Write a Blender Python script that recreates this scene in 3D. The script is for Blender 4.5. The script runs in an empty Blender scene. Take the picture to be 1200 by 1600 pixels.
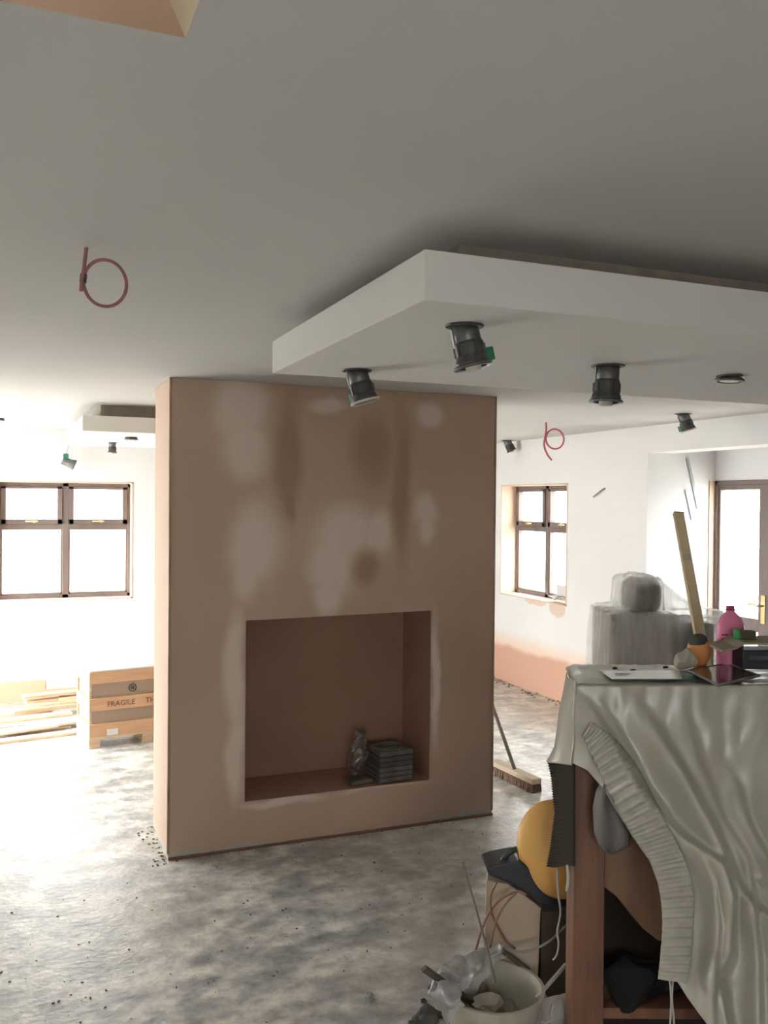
import bpy, bmesh, math, random
from mathutils import Vector, Matrix, noise
random.seed(7)
C = bpy.context.scene.collection
SC = bpy.context.scene
# ------------------------------------------------------------------ camera, world, light, exposure
F_PX, PITCH, ROLL, YAW, CAM_H = 1412.17, -0.0115, 0.0086, 0.3895, 1.7938
EXPOSURE = 4.02
SKY = 1.0
cy_, sy_ = math.cos(YAW), math.sin(YAW)
r0 = Vector((cy_, -sy_, 0)); f0 = Vector((sy_, cy_, 0)); z0 = Vector((0, 0, 1))
FW = f0*math.cos(PITCH)+z0*math.sin(PITCH); U0 = -f0*math.sin(PITCH)+z0*math.cos(PITCH)
RT = r0*math.cos(ROLL)+U0*math.sin(ROLL); UP = U0*math.cos(ROLL)-r0*math.sin(ROLL)
O = Vector((0, 0, CAM_H))
cam = bpy.data.cameras.new('camera'); co = bpy.data.objects.new('camera', cam); C.objects.link(co)
co.matrix_world = Matrix(((RT.x, UP.x, -FW.x, O.x), (RT.y, UP.y, -FW.y, O.y), (RT.z, UP.z, -FW.z, O.z), (0, 0, 0, 1)))
cam.sensor_fit = 'VERTICAL'; cam.sensor_height = 36; cam.lens = F_PX/1600*36; cam.clip_start = 0.05
SC.camera = co
w = bpy.data.worlds.new('overcast_sky'); SC.world = w; w.use_nodes = True
bg = w.node_tree.nodes['Background']; bg.inputs[0].default_value = (1.0, 0.985, 0.985, 1); bg.inputs[1].default_value = SKY
sun = bpy.data.lights.new('hazy_sun', 'SUN'); sun.energy = 0.35; sun.angle = math.radians(35); sun.color = (1, .97, .93)
so_ = bpy.data.objects.new('hazy_sun', sun); C.objects.link(so_); so_.rotation_euler = Vector((-.90, .12, .45)).to_track_quat('Z', 'Y').to_euler()
vs = SC.view_settings; vs.view_transform = 'Standard'; vs.look = 'None'; vs.gamma = 1; vs.exposure = EXPOSURE; vs.use_curve_mapping = False


def portal(loc, rot, sx, sy):                       # Cycles light portal: only guides sky sampling through an opening
    l = bpy.data.lights.new('sky_portal', 'AREA'); l.shape = 'RECTANGLE'; l.size = sx; l.size_y = sy
    l.cycles.is_portal = True
    o = bpy.data.objects.new('sky_portal', l); C.objects.link(o); o.location = loc; o.rotation_euler = rot


PI = math.pi
portal((0.44, 8.74, 1.42), (-PI/2, 0, 0), 1.16, 1.07)      # back window, facing -Y
portal((4.83, 7.42, 1.42), (0, PI/2, 0), 1.07, 1.18)       # right window, facing -X
portal((5.34, 5.0, 1.0), (0, PI/2, 0), 1.98, 1.46)         # glazed door
portal((-1.77, 7.1, 1.1), (0, -PI/2, 0), 2.1, 2.6)         # patio opening, facing +X
portal((-0.2, -2.3, 1.45), (PI/2, 0, 0), 1.3, 1.1)         # added rear window, facing +Y


def ray(x, y): return FW+RT*((x-600)/F_PX)-UP*((y-800)/F_PX)
def PD(x, y, d): return O+ray(x, y)*d                # a point at camera depth d
def PA(x, y, a, v):                                  # a point on the plane axis a = v
    r = ray(x, y); return O+r*((v-O[a])/r[a])
def LW(s, d, z): return Vector((s*cy_+d*sy_, -s*sy_+d*cy_, z))


# ------------------------------------------------------------------ materials
def nn(nt, t, **k):
    n = nt.nodes.new(t)
    for a, b in k.items(): setattr(n, a, b)
    return n
def mat(name, c1, c2=None, scale=6, rough=.8, metal=0, bump=0, stretch=(1, 1, 1), detail=6, lo=.35, hi=.65, bscale=None, trans=0, sheen=0, spec=.5, coat=0):
    m = bpy.data.materials.new(name); m.use_nodes = True; nt = m.node_tree; p = nt.nodes['Principled BSDF']
    p.inputs['Roughness'].default_value = rough; p.inputs['Metallic'].default_value = metal
    p.inputs['Specular IOR Level'].default_value = spec
    if trans: p.inputs['Transmission Weight'].default_value = trans
    if sheen: p.inputs['Sheen Weight'].default_value = sheen
    if coat: p.inputs['Coat Weight'].default_value = coat
    tc = nn(nt, 'ShaderNodeTexCoord'); mp = nn(nt, 'ShaderNodeMapping'); mp.inputs['Scale'].default_value = stretch
    nt.links.new(tc.outputs['Object'], mp.inputs[0])
    nz = nn(nt, 'ShaderNodeTexNoise'); nz.inputs['Scale'].default_value = scale; nz.inputs['Detail'].default_value = detail
    nt.links.new(mp.outputs[0], nz.inputs['Vector'])
    cr = nn(nt, 'ShaderNodeValToRGB'); cr.color_ramp.elements[0].position = lo; cr.color_ramp.elements[1].position = hi
    c2 = c2 or tuple(v*.88 for v in c1)
    cr.color_ramp.elements[0].color = (*c2, 1); cr.color_ramp.elements[1].color = (*c1, 1)
    nt.links.new(nz.outputs['Fac'], cr.inputs[0]); nt.links.new(cr.outputs[0], p.inputs['Base Color'])
    if bump:
        b = nn(nt, 'ShaderNodeBump'); b.inputs['Strength'].default_value = bump; b.inputs['Distance'].default_value = .01
        n2 = nn(nt, 'ShaderNodeTexNoise'); n2.inputs['Scale'].default_value = bscale or scale*4; n2.inputs['Detail'].default_value = 5
        nt.links.new(mp.outputs[0], n2.inputs['Vector']); nt.links.new(n2.outputs['Fac'], b.inputs['Height']); nt.links.new(b.outputs[0], p.inputs['Normal'])
    return m
def patches(m, blobs, col, axes, dist=.12, dscale=3, soft=(.55, 1.15), base_in=None):
    """blend col over the material's colour inside soft ellipses (a, b, ra, rb) laid on the two axes"""
    nt = m.node_tree; p = nt.nodes['Principled BSDF']; src = p.inputs['Base Color'].links[0].from_socket
    tc = nn(nt, 'ShaderNodeTexCoord'); nz = nn(nt, 'ShaderNodeTexNoise'); nz.inputs['Scale'].default_value = dscale; nz.inputs['Detail'].default_value = 3
    nt.links.new(tc.outputs['Object'], nz.inputs['Vector'])
    s = nn(nt, 'ShaderNodeVectorMath', operation='SUBTRACT'); s.inputs[1].default_value = (.5, .5, .5); nt.links.new(nz.outputs['Color'], s.inputs[0])
    sc = nn(nt, 'ShaderNodeVectorMath', operation='SCALE'); sc.inputs['Scale'].default_value = dist*2; nt.links.new(s.outputs[0], sc.inputs[0])
    ad = nn(nt, 'ShaderNodeVectorMath', operation='ADD'); nt.links.new(tc.outputs['Object'], ad.inputs[0]); nt.links.new(sc.outputs[0], ad.inputs[1])
    last = None
    for (a, b, ra, rb) in blobs:
        v = [0, 0, 0]; k = [0, 0, 0]
        v[axes[0]] = a; v[axes[1]] = b; k[axes[0]] = 1/ra; k[axes[1]] = 1/rb
        x = nn(nt, 'ShaderNodeVectorMath', operation='SUBTRACT'); x.inputs[1].default_value = v; nt.links.new(ad.outputs[0], x.inputs[0])
        y = nn(nt, 'ShaderNodeVectorMath', operation='MULTIPLY'); y.inputs[1].default_value = k; nt.links.new(x.outputs[0], y.inputs[0])
        # a fourth-power norm keeps the patches boxy
        ln = nn(nt, 'ShaderNodeVectorMath', operation='LENGTH'); nt.links.new(y.outputs[0], ln.inputs[0])
        mr = nn(nt, 'ShaderNodeMapRange', interpolation_type='SMOOTHSTEP'); mr.inputs['From Min'].default_value = soft[1]; mr.inputs['From Max'].default_value = soft[0]
        nt.links.new(ln.outputs['Value'], mr.inputs['Value'])
        if last is None: last = mr.outputs[0]
        else:
            mx = nn(nt, 'ShaderNodeMath', operation='MAXIMUM'); nt.links.new(last, mx.inputs[0]); nt.links.new(mr.outputs[0], mx.inputs[1]); last = mx.outputs[0]
    mix = nn(nt, 'ShaderNodeMix', data_type='RGBA'); mix.inputs['B'].default_value = (*col, 1)
    nt.links.new(last, mix.inputs['Factor']); nt.links.new(src, mix.inputs['A']); nt.links.new(mix.outputs['Result'], p.inputs['Base Color'])
def band(m, axis, level, col, wob=.08, scale=3, soft=.03):
    """colour everything below a wobbling level on one axis (bare plaster along a wall's foot)"""
    nt = m.node_tree; p = nt.nodes['Principled BSDF']; src = p.inputs['Base Color'].links[0].from_socket
    tc = nn(nt, 'ShaderNodeTexCoord'); nz = nn(nt, 'ShaderNodeTexNoise'); nz.inputs['Scale'].default_value = scale; nz.inputs['Detail'].default_value = 5
    nt.links.new(tc.outputs['Object'], nz.inputs['Vector'])
    sp = nn(nt, 'ShaderNodeSeparateXYZ'); nt.links.new(tc.outputs['Object'], sp.inputs[0])
    ma = nn(nt, 'ShaderNodeMath', operation='MULTIPLY_ADD'); ma.inputs[1].default_value = wob*2; nt.links.new(nz.outputs['Fac'], ma.inputs[0]); nt.links.new(sp.outputs[axis], ma.inputs[2])
    mr = nn(nt, 'ShaderNodeMapRange', interpolation_type='SMOOTHSTEP'); mr.inputs['From Min'].default_value = level+wob+soft; mr.inputs['From Max'].default_value = level+wob-soft
    nt.links.new(ma.outputs[0], mr.inputs['Value'])
    mix = nn(nt, 'ShaderNodeMix', data_type='RGBA'); mix.inputs['B'].default_value = (*col, 1)
    nt.links.new(mr.outputs[0], mix.inputs['Factor']); nt.links.new(src, mix.inputs['A']); nt.links.new(mix.outputs['Result'], p.inputs['Base Color'])
def clear(name, tint, gloss=.08, rough=.02, body=0, bodycol=(.8, .8, .8)):
    """thin clear sheet: transparent with a little gloss and, for plastic film, some milky scatter"""
    m = bpy.data.materials.new(name); m.use_nodes = True; nt = m.node_tree; nt.nodes.clear()
    out = nn(nt, 'ShaderNodeOutputMaterial'); tr = nn(nt, 'ShaderNodeBsdfTransparent'); tr.inputs[0].default_value = (*tint, 1)
    gl = nn(nt, 'ShaderNodeBsdfGlossy'); gl.inputs['Roughness'].default_value = rough; gl.inputs[0].default_value = (1, 1, 1, 1)
    mx = nn(nt, 'ShaderNodeMixShader'); mx.inputs[0].default_value = gloss; last = tr.outputs[0]
    if body:
        df = nn(nt, 'ShaderNodeBsdfDiffuse'); df.inputs[0].default_value = (*bodycol, 1)
        tl = nn(nt, 'ShaderNodeBsdfTranslucent'); tl.inputs[0].default_value = (*bodycol, 1)
        m2 = nn(nt, 'ShaderNodeMixShader'); m2.inputs[0].default_value = .7; nt.links.new(df.outputs[0], m2.inputs[1]); nt.links.new(tl.outputs[0], m2.inputs[2])
        m3 = nn(nt, 'ShaderNodeMixShader'); nt.links.new(tr.outputs[0], m3.inputs[1]); nt.links.new(m2.outputs[0], m3.inputs[2]); last = m3.outputs[0]
        nz = nn(nt, 'ShaderNodeTexNoise'); nz.inputs['Scale'].default_value = 9; tc = nn(nt, 'ShaderNodeTexCoord'); mp = nn(nt, 'ShaderNodeMapping'); mp.inputs['Scale'].default_value = (2.2, 2.2, .35); nt.links.new(tc.outputs['Object'], mp.inputs[0]); nt.links.new(mp.outputs[0], nz.inputs['Vector'])
        mr = nn(nt, 'ShaderNodeMapRange'); mr.inputs['From Min'].default_value = .3; mr.inputs['From Max'].default_value = .7; mr.inputs['To Min'].default_value = body*.55; mr.inputs['To Max'].default_value = min(1, body*1.5)
        nt.links.new(nz.outputs['Fac'], mr.inputs['Value']); nt.links.new(mr.outputs[0], m3.inputs[0])
    nt.links.new(last, mx.inputs[1]); nt.links.new(gl.outputs[0], mx.inputs[2]); nt.links.new(mx.outputs[0], out.inputs[0])
    return m


WHITE = mat('white_painted_plaster', (.80, .79, .78), (.77, .76, .75), 2, .85, bump=.05)
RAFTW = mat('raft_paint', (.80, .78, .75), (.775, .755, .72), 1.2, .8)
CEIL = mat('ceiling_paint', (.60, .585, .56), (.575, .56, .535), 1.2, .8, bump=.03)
DULLP = mat('light_cutting_brown', (.36, .25, .19), (.31, .21, .16), 2, .85)  # brown given to the unseen walls so the near ceiling gets less light
TAN = mat('bare_reveal_plaster', (.74, .57, .44), (.68, .5, .37), 5, .85, bump=.1)
WOODFR = mat('brown_window_frame', (.21, .16, .145), (.17, .13, .115), 8, .45, stretch=(1, 1, .2))  # brown lightened in place of veiling glare from the bright panes
GLASS = clear('window_glass', (.97, .985, .98), .04)
BRASS = mat('polished_brass', (.75, .58, .28), None, 20, .25, 1)
STEEL = mat('grey_steel', (.5, .51, .52), None, 20, .35, 1)
PINE = mat('pale_sawn_wood', (.74, .56, .38), (.62, .44, .28), 5, .7, stretch=(1, 8, 8), bump=.1)
PINE2 = mat('orange_sawn_wood', (.66, .40, .24), (.58, .34, .2), 5, .7, stretch=(1, 8, 8), bump=.1)
CARD = mat('brown_cardboard', (.40, .30, .22), (.36, .27, .2), 3, .85)
GALV = mat('dull_galvanised_metal', (.22, .22, .22), (.12, .12, .12), 25, .45, .7)
DARKM = mat('dark_grey_metal', (.085, .085, .085), (.06, .06, .06), 25, .5, .3)
GREEN = mat('green_plastic', (.02, .22, .11), None, 20, .4)
CREAM = mat('cream_plastic', (.62, .58, .46), None, 20, .5)
RED = mat('dull_red_cable', (.42, .17, .16), (.3, .13, .13), 30, .5)
GREYC = mat('grey_cable', (.32, .3, .27), None, 30, .5)

fl = mat('dusty_concrete', (.74, .725, .68), (.38, .385, .385), 4.5, .33, bump=.25, bscale=30, detail=12, lo=.40, hi=.60, stretch=(1, 1.25, 1))
nt = fl.node_tree; p = nt.nodes['Principled BSDF']; src = p.inputs['Base Color'].links[0].from_socket
tc = nn(nt, 'ShaderNodeTexCoord'); n3 = nn(nt, 'ShaderNodeTexNoise'); n3.inputs['Scale'].default_value = 13; n3.inputs['Detail'].default_value = 10; n3.inputs['Roughness'].default_value = .65
nt.links.new(tc.outputs['Object'], n3.inputs['Vector'])
cr = nn(nt, 'ShaderNodeValToRGB'); cr.color_ramp.elements[0].position = .36; cr.color_ramp.elements[1].position = .62; cr.color_ramp.elements[0].color = (.5, .5, .51, 1); cr.color_ramp.elements[1].color = (1.2, 1.18, 1.12, 1)
nt.links.new(n3.outputs['Fac'], cr.inputs[0]); mu = nn(nt, 'ShaderNodeMix', data_type='RGBA', blend_type='MULTIPLY'); mu.inputs['Factor'].default_value = .8
nt.links.new(src, mu.inputs['A']); nt.links.new(cr.outputs[0], mu.inputs['B'])
n4 = nn(nt, 'ShaderNodeTexNoise'); n4.inputs['Scale'].default_value = .7; n4.inputs['Detail'].default_value = 3; nt.links.new(tc.outputs['Object'], n4.inputs['Vector'])
mr = nn(nt, 'ShaderNodeMapRange'); mr.inputs['From Min'].default_value = .45; mr.inputs['From Max'].default_value = .62; nt.links.new(n4.outputs['Fac'], mr.inputs['Value'])
mm = nn(nt, 'ShaderNodeMath', operation='MULTIPLY'); mm.inputs[1].default_value = .45; nt.links.new(mr.outputs[0], mm.inputs[0])
mix = nn(nt, 'ShaderNodeMix', data_type='RGBA'); mix.inputs['B'].default_value = (.50, .45, .37, 1); nt.links.new(mm.outputs[0], mix.inputs['Factor']); nt.links.new(mu.outputs['Result'], mix.inputs['A'])
nt.links.new(mix.outputs['Result'], p.inputs['Base Color'])
FLOOR = fl


# ------------------------------------------------------------------ helpers
def BM(): return bmesh.new()
def add_box(bm, a, b, mtx=None):
    xs = (a[0], b[0]); ys = (a[1], b[1]); zs = (a[2], b[2])
    v = [bm.verts.new(Vector((xs[i], ys[j], zs[k]))) for i in (0, 1) for j in (0, 1) for k in (0, 1)]
    if mtx is not None:
        for q in v: q.co = mtx@q.co
    for f in ((0, 1, 3, 2), (4, 6, 7, 5), (0, 4, 5, 1), (2, 3, 7, 6), (0, 2, 6, 4), (1, 5, 7, 3)): bm.faces.new([v[i] for i in f])
    return bm
def box(a, b, mtx=None): return add_box(BM(), a, b, mtx)
def add_tube(bm, pts, r, n=8, closed=False):
    pts = [Vector(q) for q in pts]; rings = []; N = len(pts); up = None
    for i, q in enumerate(pts):
        if closed: t = pts[(i+1) % N]-pts[i-1]
        else: t = pts[min(i+1, N-1)]-pts[max(i-1, 0)]
        t.normalize()
        if up is None: up = t.orthogonal().normalized()
        up = (up-t*up.dot(t)).normalized(); s = t.cross(up)
        rr = r[i] if isinstance(r, (list, tuple)) else r
        rings.append([bm.verts.new(q+(up*math.cos(2*PI*k/n)+s*math.sin(2*PI*k/n))*rr) for k in range(n)])
    for i in range(N if closed else N-1):
        A, B = rings[i], rings[(i+1) % N]
        for k in range(n): bm.faces.new((A[k], A[(k+1) % n], B[(k+1) % n], B[k]))
    if not closed: bm.faces.new(rings[0][::-1]); bm.faces.new(rings[-1])
    return bm
def add_lathe(bm, prof, n=28, mtx=None, caps=True):
    rings = []
    for (r, z) in prof:
        rings.append([bm.verts.new(Vector((r*math.cos(2*PI*k/n), r*math.sin(2*PI*k/n), z))) for k in range(n)])
    for A, B in zip(rings, rings[1:]):
        for k in range(n): bm.faces.new((A[k], A[(k+1) % n], B[(k+1) % n], B[k]))
    if caps: bm.faces.new(rings[0][::-1]); bm.faces.new(rings[-1])
    if mtx is not None:
        for R in rings:
            for v in R: v.co = mtx@v.co
    return bm
def spline(pts, n=8):
    pts = [Vector(q) for q in pts]; P = [pts[0]*2-pts[1]]+pts+[pts[-1]*2-pts[-2]]; out = []
    for i in range(1, len(P)-2):
        for k in range(n):
            t = k/n; a, b, c, d = P[i-1:i+3]
            out.append(.5*((2*b)+(c-a)*t+(2*a-5*b+4*c-d)*t*t+(3*b-a-3*c+d)*t**3))
    return out+[pts[-1]]
def rootmat(o):
    M = Matrix.Identity(4)
    while o is not None:
        M = (Matrix.Translation(o.location)@o.rotation_euler.to_matrix().to_4x4())@M; o = o.parent
    return M
def obj(name, bm, m, parent=None, world=False, at=None, bevel=0, smooth=False, seg=2):
    """link a bmesh as one object; world=True: vertices are in world space; at: origin for a top-level mesh"""
    if world and parent is not None: bm.transform(rootmat(parent).inverted())
    if at is not None: bm.transform(Matrix.Translation(-Vector(at)))
    bmesh.ops.recalc_face_normals(bm, faces=bm.faces)
    me = bpy.data.meshes.new(name); bm.to_mesh(me); bm.free(); me.materials.append(m)
    o = bpy.data.objects.new(name, me); C.objects.link(o)
    if parent is not None: o.parent = parent
    if at is not None: o.location = at
    if smooth:
        for q in me.polygons: q.use_smooth = True
    if bevel:
        b = o.modifiers.new('bevel', 'BEVEL'); b.width = bevel; b.segments = seg; b.limit_method = 'ANGLE'
    return o
def struct(name, bm, m, **k):
    o = obj(name, bm, m, **k)
    if o.parent is None: o['kind'] = 'structure'
    return o
def thing(name, label, cat, loc=(0, 0, 0), rz=0, group=None):
    o = bpy.data.objects.new(name, None); C.objects.link(o); o.location = loc; o.rotation_euler = (0, 0, rz); o.empty_display_size = .1
    o['label'] = label; o['category'] = cat
    if group: o['group'] = group
    return o
def tag(o, label, cat, group=None, kind=None):
    o['label'] = label; o['category'] = cat
    if group: o['group'] = group
    if kind: o['kind'] = kind
    return o
def copy_tree(o, parent=None):
    c = o.copy(); C.objects.link(c); c.parent = parent
    for ch in [q for q in C.objects if q.parent == o]: copy_tree(ch, c)
    return c
def sm(a, b, x):
    t = max(0, min(1, (x-a)/(b-a))); return t*t*(3-2*t)
def nz3(x, y, z=0): return noise.noise(Vector((x, y, z)))


def prism(q4, th, z=None):
    bm = BM(); lo_ = [bm.verts.new(Vector((v.x, v.y, v.z))) for v in q4]; hi_ = [bm.verts.new(Vector((v.x, v.y, v.z+th))) for v in q4]
    bm.faces.new(lo_[::-1]); bm.faces.new(hi_)
    for i in range(4): bm.faces.new((lo_[i], lo_[(i+1) % 4], hi_[(i+1) % 4], hi_[i]))
    return bm

# ------------------------------------------------------------------ the room
H = 2.4; XL, XR, YB, YR, XD = -1.6, 4.571, 8.56, -2.2, 5.24
struct('floor', box((XL-.15, YR-.15, -.1), (XD+.1, YB+.2, 0)), FLOOR)
# ceiling with a tapering roof-light well
bm = BM(); sx0, sx1, sy0, sy1 = -1.25, .207, .3, 1.205
for a, b in (((XL, YR), (XD, sy0)), ((XL, sy1), (XD, YB)), ((XL, sy0), (sx0, sy1)), ((sx1, sy0), (XD, sy1))): add_box(bm, (*a, H), (*b, H+.12))
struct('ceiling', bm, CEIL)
def quad(bm, pts): bm.faces.new([bm.verts.new(Vector(q)) for q in pts])
def slab(pts, th):
    """a convex quad given thickness away from its winding normal"""
    bm = BM(); pts = [Vector(q) for q in pts]; n = (pts[1]-pts[0]).cross(pts[2]-pts[0]).normalized()*th
    a = [bm.verts.new(q) for q in pts]; b = [bm.verts.new(q-n) for q in pts]; bm.faces.new(a); bm.faces.new(b[::-1])
    for i in range(4): bm.faces.new((a[i], b[i], b[(i+1) % 4], a[(i+1) % 4]))
    return bm
tx0, tx1, ty0, ty1, tz = -1.0, -.08, .48, 1.02, 2.85
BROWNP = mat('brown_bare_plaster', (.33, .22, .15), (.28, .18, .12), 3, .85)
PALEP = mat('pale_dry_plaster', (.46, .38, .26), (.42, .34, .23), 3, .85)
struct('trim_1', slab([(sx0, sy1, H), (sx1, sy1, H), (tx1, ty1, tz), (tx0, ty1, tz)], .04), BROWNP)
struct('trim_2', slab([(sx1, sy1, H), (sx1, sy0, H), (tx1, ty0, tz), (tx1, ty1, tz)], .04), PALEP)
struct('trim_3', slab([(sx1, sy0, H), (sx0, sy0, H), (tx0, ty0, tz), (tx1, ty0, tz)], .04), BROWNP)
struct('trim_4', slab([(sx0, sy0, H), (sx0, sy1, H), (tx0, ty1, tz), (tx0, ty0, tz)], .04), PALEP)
wf = BM()
for a, b in (((tx0-.05, ty0-.05), (tx1+.05, ty0+.06)), ((tx0-.05, ty1-.06), (tx1+.05, ty1+.05)), ((tx0-.05, ty0), (tx0+.06, ty1)), ((tx1-.06, ty0), (tx1+.05, ty1))): add_box(wf, (*a, tz), (*b, tz+.06))
wf = struct('window_3', wf, WHITE); obj('glass_pane', box((tx0+.05, ty0+.05, tz+.02), (tx1-.05, ty1-.05, tz+.026)), GLASS, wf)

# back wall with window 1
wx0, wx1, wz0, wz1 = -.14, 1.02, .885, 1.95
m_b = mat('back_wall_paint', (.80, .79, .78), (.77, .76, .75), 2, .85, bump=.05)
bm = BM()
add_box(bm, (XL-.15, YB, 0), (wx0, YB+.28, H)); add_box(bm, (wx1, YB, 0), (XR+.3, YB+.28, H))
add_box(bm, (wx0, YB, 0), (wx1, YB+.28, wz0)); add_box(bm, (wx0, YB, wz1), (wx1, YB+.28, H))
struct('wall_back', bm, m_b)
bm = BM(); add_box(bm, (XL, YB-.008, 0), (.27, YB, .185)); add_box(bm, (.27, YB-.008, 0), (.75, YB, .10)); struct('baseboard_back', bm, mat('unpainted_wall_foot', (.60, .45, .31), (.55, .4, .27), 2, .85))
def reveal(bm, a0, a1, z0, z1, w0, w1, along, t=.012):
    """lining strips round an opening; along 0: opening in a Y wall, 1: in an X wall"""
    def bx(a, b):
        if along == 0: add_box(bm, (a[0], a[1], a[2]), (b[0], b[1], b[2]))
        else: add_box(bm, (a[1], a[0], a[2]), (b[1], b[0], b[2]))
    bx((a0, w0, z0), (a0+t, w1, z1)); bx((a1-t, w0, z0), (a1, w1, z1)); bx((a0, w0, z1-t), (a1, w1, z1)); bx((a0, w0, z0), (a1, w1, z0+t))
    return bm
struct('trim_5', reveal(BM(), wx0, wx1, wz0, wz1, YB-.004, YB+.1, 0), TAN)

def casement(name, a0, a1, z0, z1, w, along, handles=True):
    """two-column window: small top-hung lights over tall fixed panes. w: plane of its inner face"""
    root = struct(name, BM(), WOODFR)
    F = BM(); am = (a0+a1)/2; t = .052; D = .07
    def bx(bm, a, za, b, zb, d0=0, d1=D):
        if along == 0: add_box(bm, (a, w+d0, za), (b, w+d1, zb))
        else: add_box(bm, (w+d0, a, za), (w+d1, b, zb))
    zt0, zt1 = 1.513, 1.565
    bx(F, a0, z0, a0+t*.55, z1); bx(F, a1-t*.55, z0, a1, z1); bx(F, a0, z0, a1, z0+.035); bx(F, a0, z1-.035, a1, z1)
    bx(F, am-.028, z0, am+.028, z1, 0, D*.98); bx(F, a0, zt0, a1, zt1, .002, D)
    obj('window_frame', F, WOODFR, root, bevel=.004)
    for (p0, p1) in ((a0+t*.55, am-.028), (am+.028, a1-t*.55)):
        S = BM(); q = .042
        bx(S, p0, zt1, p0+q, z1-.035, -.012, .05); bx(S, p1-q, zt1, p1, z1-.035, -.012, .05); bx(S, p0, zt1, p1, zt1+.045, -.012, .05); bx(S, p0, z1-.035-.022, p1, z1-.035, -.012, .05)
        s = obj('top_light', S, WOODFR, root, bevel=.003)
        G = BM(); bx(G, p0+q-.005, zt1+.04, p1-q+.005, z1-.05, .02, .026); obj('glass_pane', G, GLASS, s)
        c = (p0+p1)/2+.02; hb = BM()
        bx(hb, c-.015, zt1+.012, c+.015, zt1+.035, -.024, -.012); bx(hb, c-.075, zt1+.018, c+.03, zt1+.03, -.036, -.024)
        h = obj('stay_handle', hb, BRASS, s, bevel=.003); h['label'] = 'brass stay handle'
        G = BM(); bx(G, p0-.003, z0+.03, p1+.003, zt0+.004, .035, .041); obj('glass_pane', G, GLASS, root)
        L = BM()                                                      # slim glazing bead round the tall pane
        bx(L, p0, z0+.03, p0+.012, zt0, .01, .034); bx(L, p1-.012, z0+.03, p1, zt0, .01, .034); bx(L, p0, z0+.035, p1, z0+.05, .01, .034)
        obj('glazing_bead', L, WOODFR, root)
    return root
casement('window_1', wx0+.012, wx1-.012, wz0+.012, wz1-.012, YB+.1, 0)

# right wall with window 2 and the recess
vy0, vy1, vz0, vz1, RY = 6.83, 8.01, .872, 1.972, 5.739
m_r = mat('right_wall_paint', (.80, .79, .78), (.77, .76, .75), 2, .85, bump=.05)
band(m_r, 2, .47, (.80, .62, .50), .06, 2.5, .10); band(m_r, 2, .36, (.62, .37, .27), .05, 3, .035)
patches(m_r, [(6.98, .84, .14, .09), (7.35, .86, .2, .035)], (.74, .58, .48), (1, 2), .03, 8, (.8, 1.05))
bm = BM(); T = .26
add_box(bm, (XR, RY, 0), (XR+T, vy0, H)); add_box(bm, (XR, vy1, 0), (XR+T, YB, H)); add_box(bm, (XR, vy0, 0), (XR+T, vy1, vz0)); add_box(bm, (XR, vy0, vz1), (XR+T, vy1, H))
struct('wall_right', bm, m_r)
bm = BM(); add_box(bm, (XR, YR, 0), (XR+T, 4.05, H)); struct('wall_right_near', bm, DULLP)
struct('wall_recess_header', box((XR, 4.05, 2.194), (XR+T, RY, H)), WHITE)
struct('trim_6', reveal(BM(), vy0, vy1, vz0, vz1, XR-.004, XR+.165, 1), TAN)
casement('window_2', vy0+.012, vy1-.012, vz0+.012, vz1-.012, XR+.165, 1)
# the recess beyond the right wall
dz = 1.985; dy0, dy1 = 4.3, 5.725
bm = BM(); add_box(bm, (XR+T, RY, 0), (XD+.12, RY+.15, H)); struct('wall_recess_side', bm, WHITE)
bm = BM(); add_box(bm, (XR+T, 3.9, 0), (XD+.12, 4.05, H)); struct('wall_recess_front', bm, WHITE)
bm = BM(); add_box(bm, (XD, dy1, 0), (XD+.12, RY, dz)); add_box(bm, (XD, 4.05, dz), (XD+.12, RY, H)); add_box(bm, (XD, 4.05, 0), (XD+.12, dy0, dz)); struct('wall_recess_end', bm, WHITE)
struct('trim_7', box((XD-.06, dy1+.003, 0), (XD, RY-.001, dz)), TAN)

# glazed double door
root = struct('door_1', BM(), WOODFR)
F = BM(); add_box(F, (XD-.01, dy1-.03, 0), (XD+.07, dy1, dz)); add_box(F, (XD-.01, dy0, 0), (XD+.07, dy0+.03, dz)); add_box(F, (XD-.01, dy0, dz-.035), (XD+.07, dy1, dz))
obj('door_frame', F, WOODFR, root, bevel=.004)
for (a, b) in ((dy0+.03, 5.01), (5.014, dy1-.03)):
    L = BM(); x0, x1 = XD, XD+.045; sl = .02 if a > 5 else .12; lo_ = .25 if a > 5 else .12
    s0 = a+(.25 if a > 5 else .1); s1 = b-(.022 if a > 5 else .25)
    add_box(L, (x0, a, .02), (x1, s0, dz-.035)); add_box(L, (x0, s1, .02), (x1, b, dz-.035))
    add_box(L, (x0, s0, dz-.075), (x1, s1, dz-.035)); add_box(L, (x0, s0, .02), (x1, s1, .22)); add_box(L, (x0, s0, .822), (x1, s1, .923))
    lf = obj('door_leaf', L, WOODFR, root, bevel=.003)
    G = box((x0+.02, s0-.004, .92), (x0+.026, s1+.004, dz-.07)); obj('glass_pane', G, GLASS, lf)
    G = box((x0+.02, s0-.004, .21), (x0+.026, s1+.004, .825)); obj('glass_pane', G, GLASS, lf)
    if a > 5:
        hy = 5.212
        pl = BM(); add_box(pl, (x0-.008, hy-.02, .895), (x0, hy+.02, 1.112)); o = obj('handle_plate', pl, BRASS, lf, bevel=.004); o['label'] = 'brass handle plate'
        hb = add_tube(BM(), spline([(x0-.006, hy, 1.03), (x0-.05, hy, 1.03), (x0-.055, hy+.02, 1.035), (x0-.055, hy+.055, 1.045), (x0-.055, hy+.09, 1.035)], 5), .009)
        o = obj('door_handle', hb, BRASS, lf, smooth=True); o['label'] = 'brass lever handle'

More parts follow.
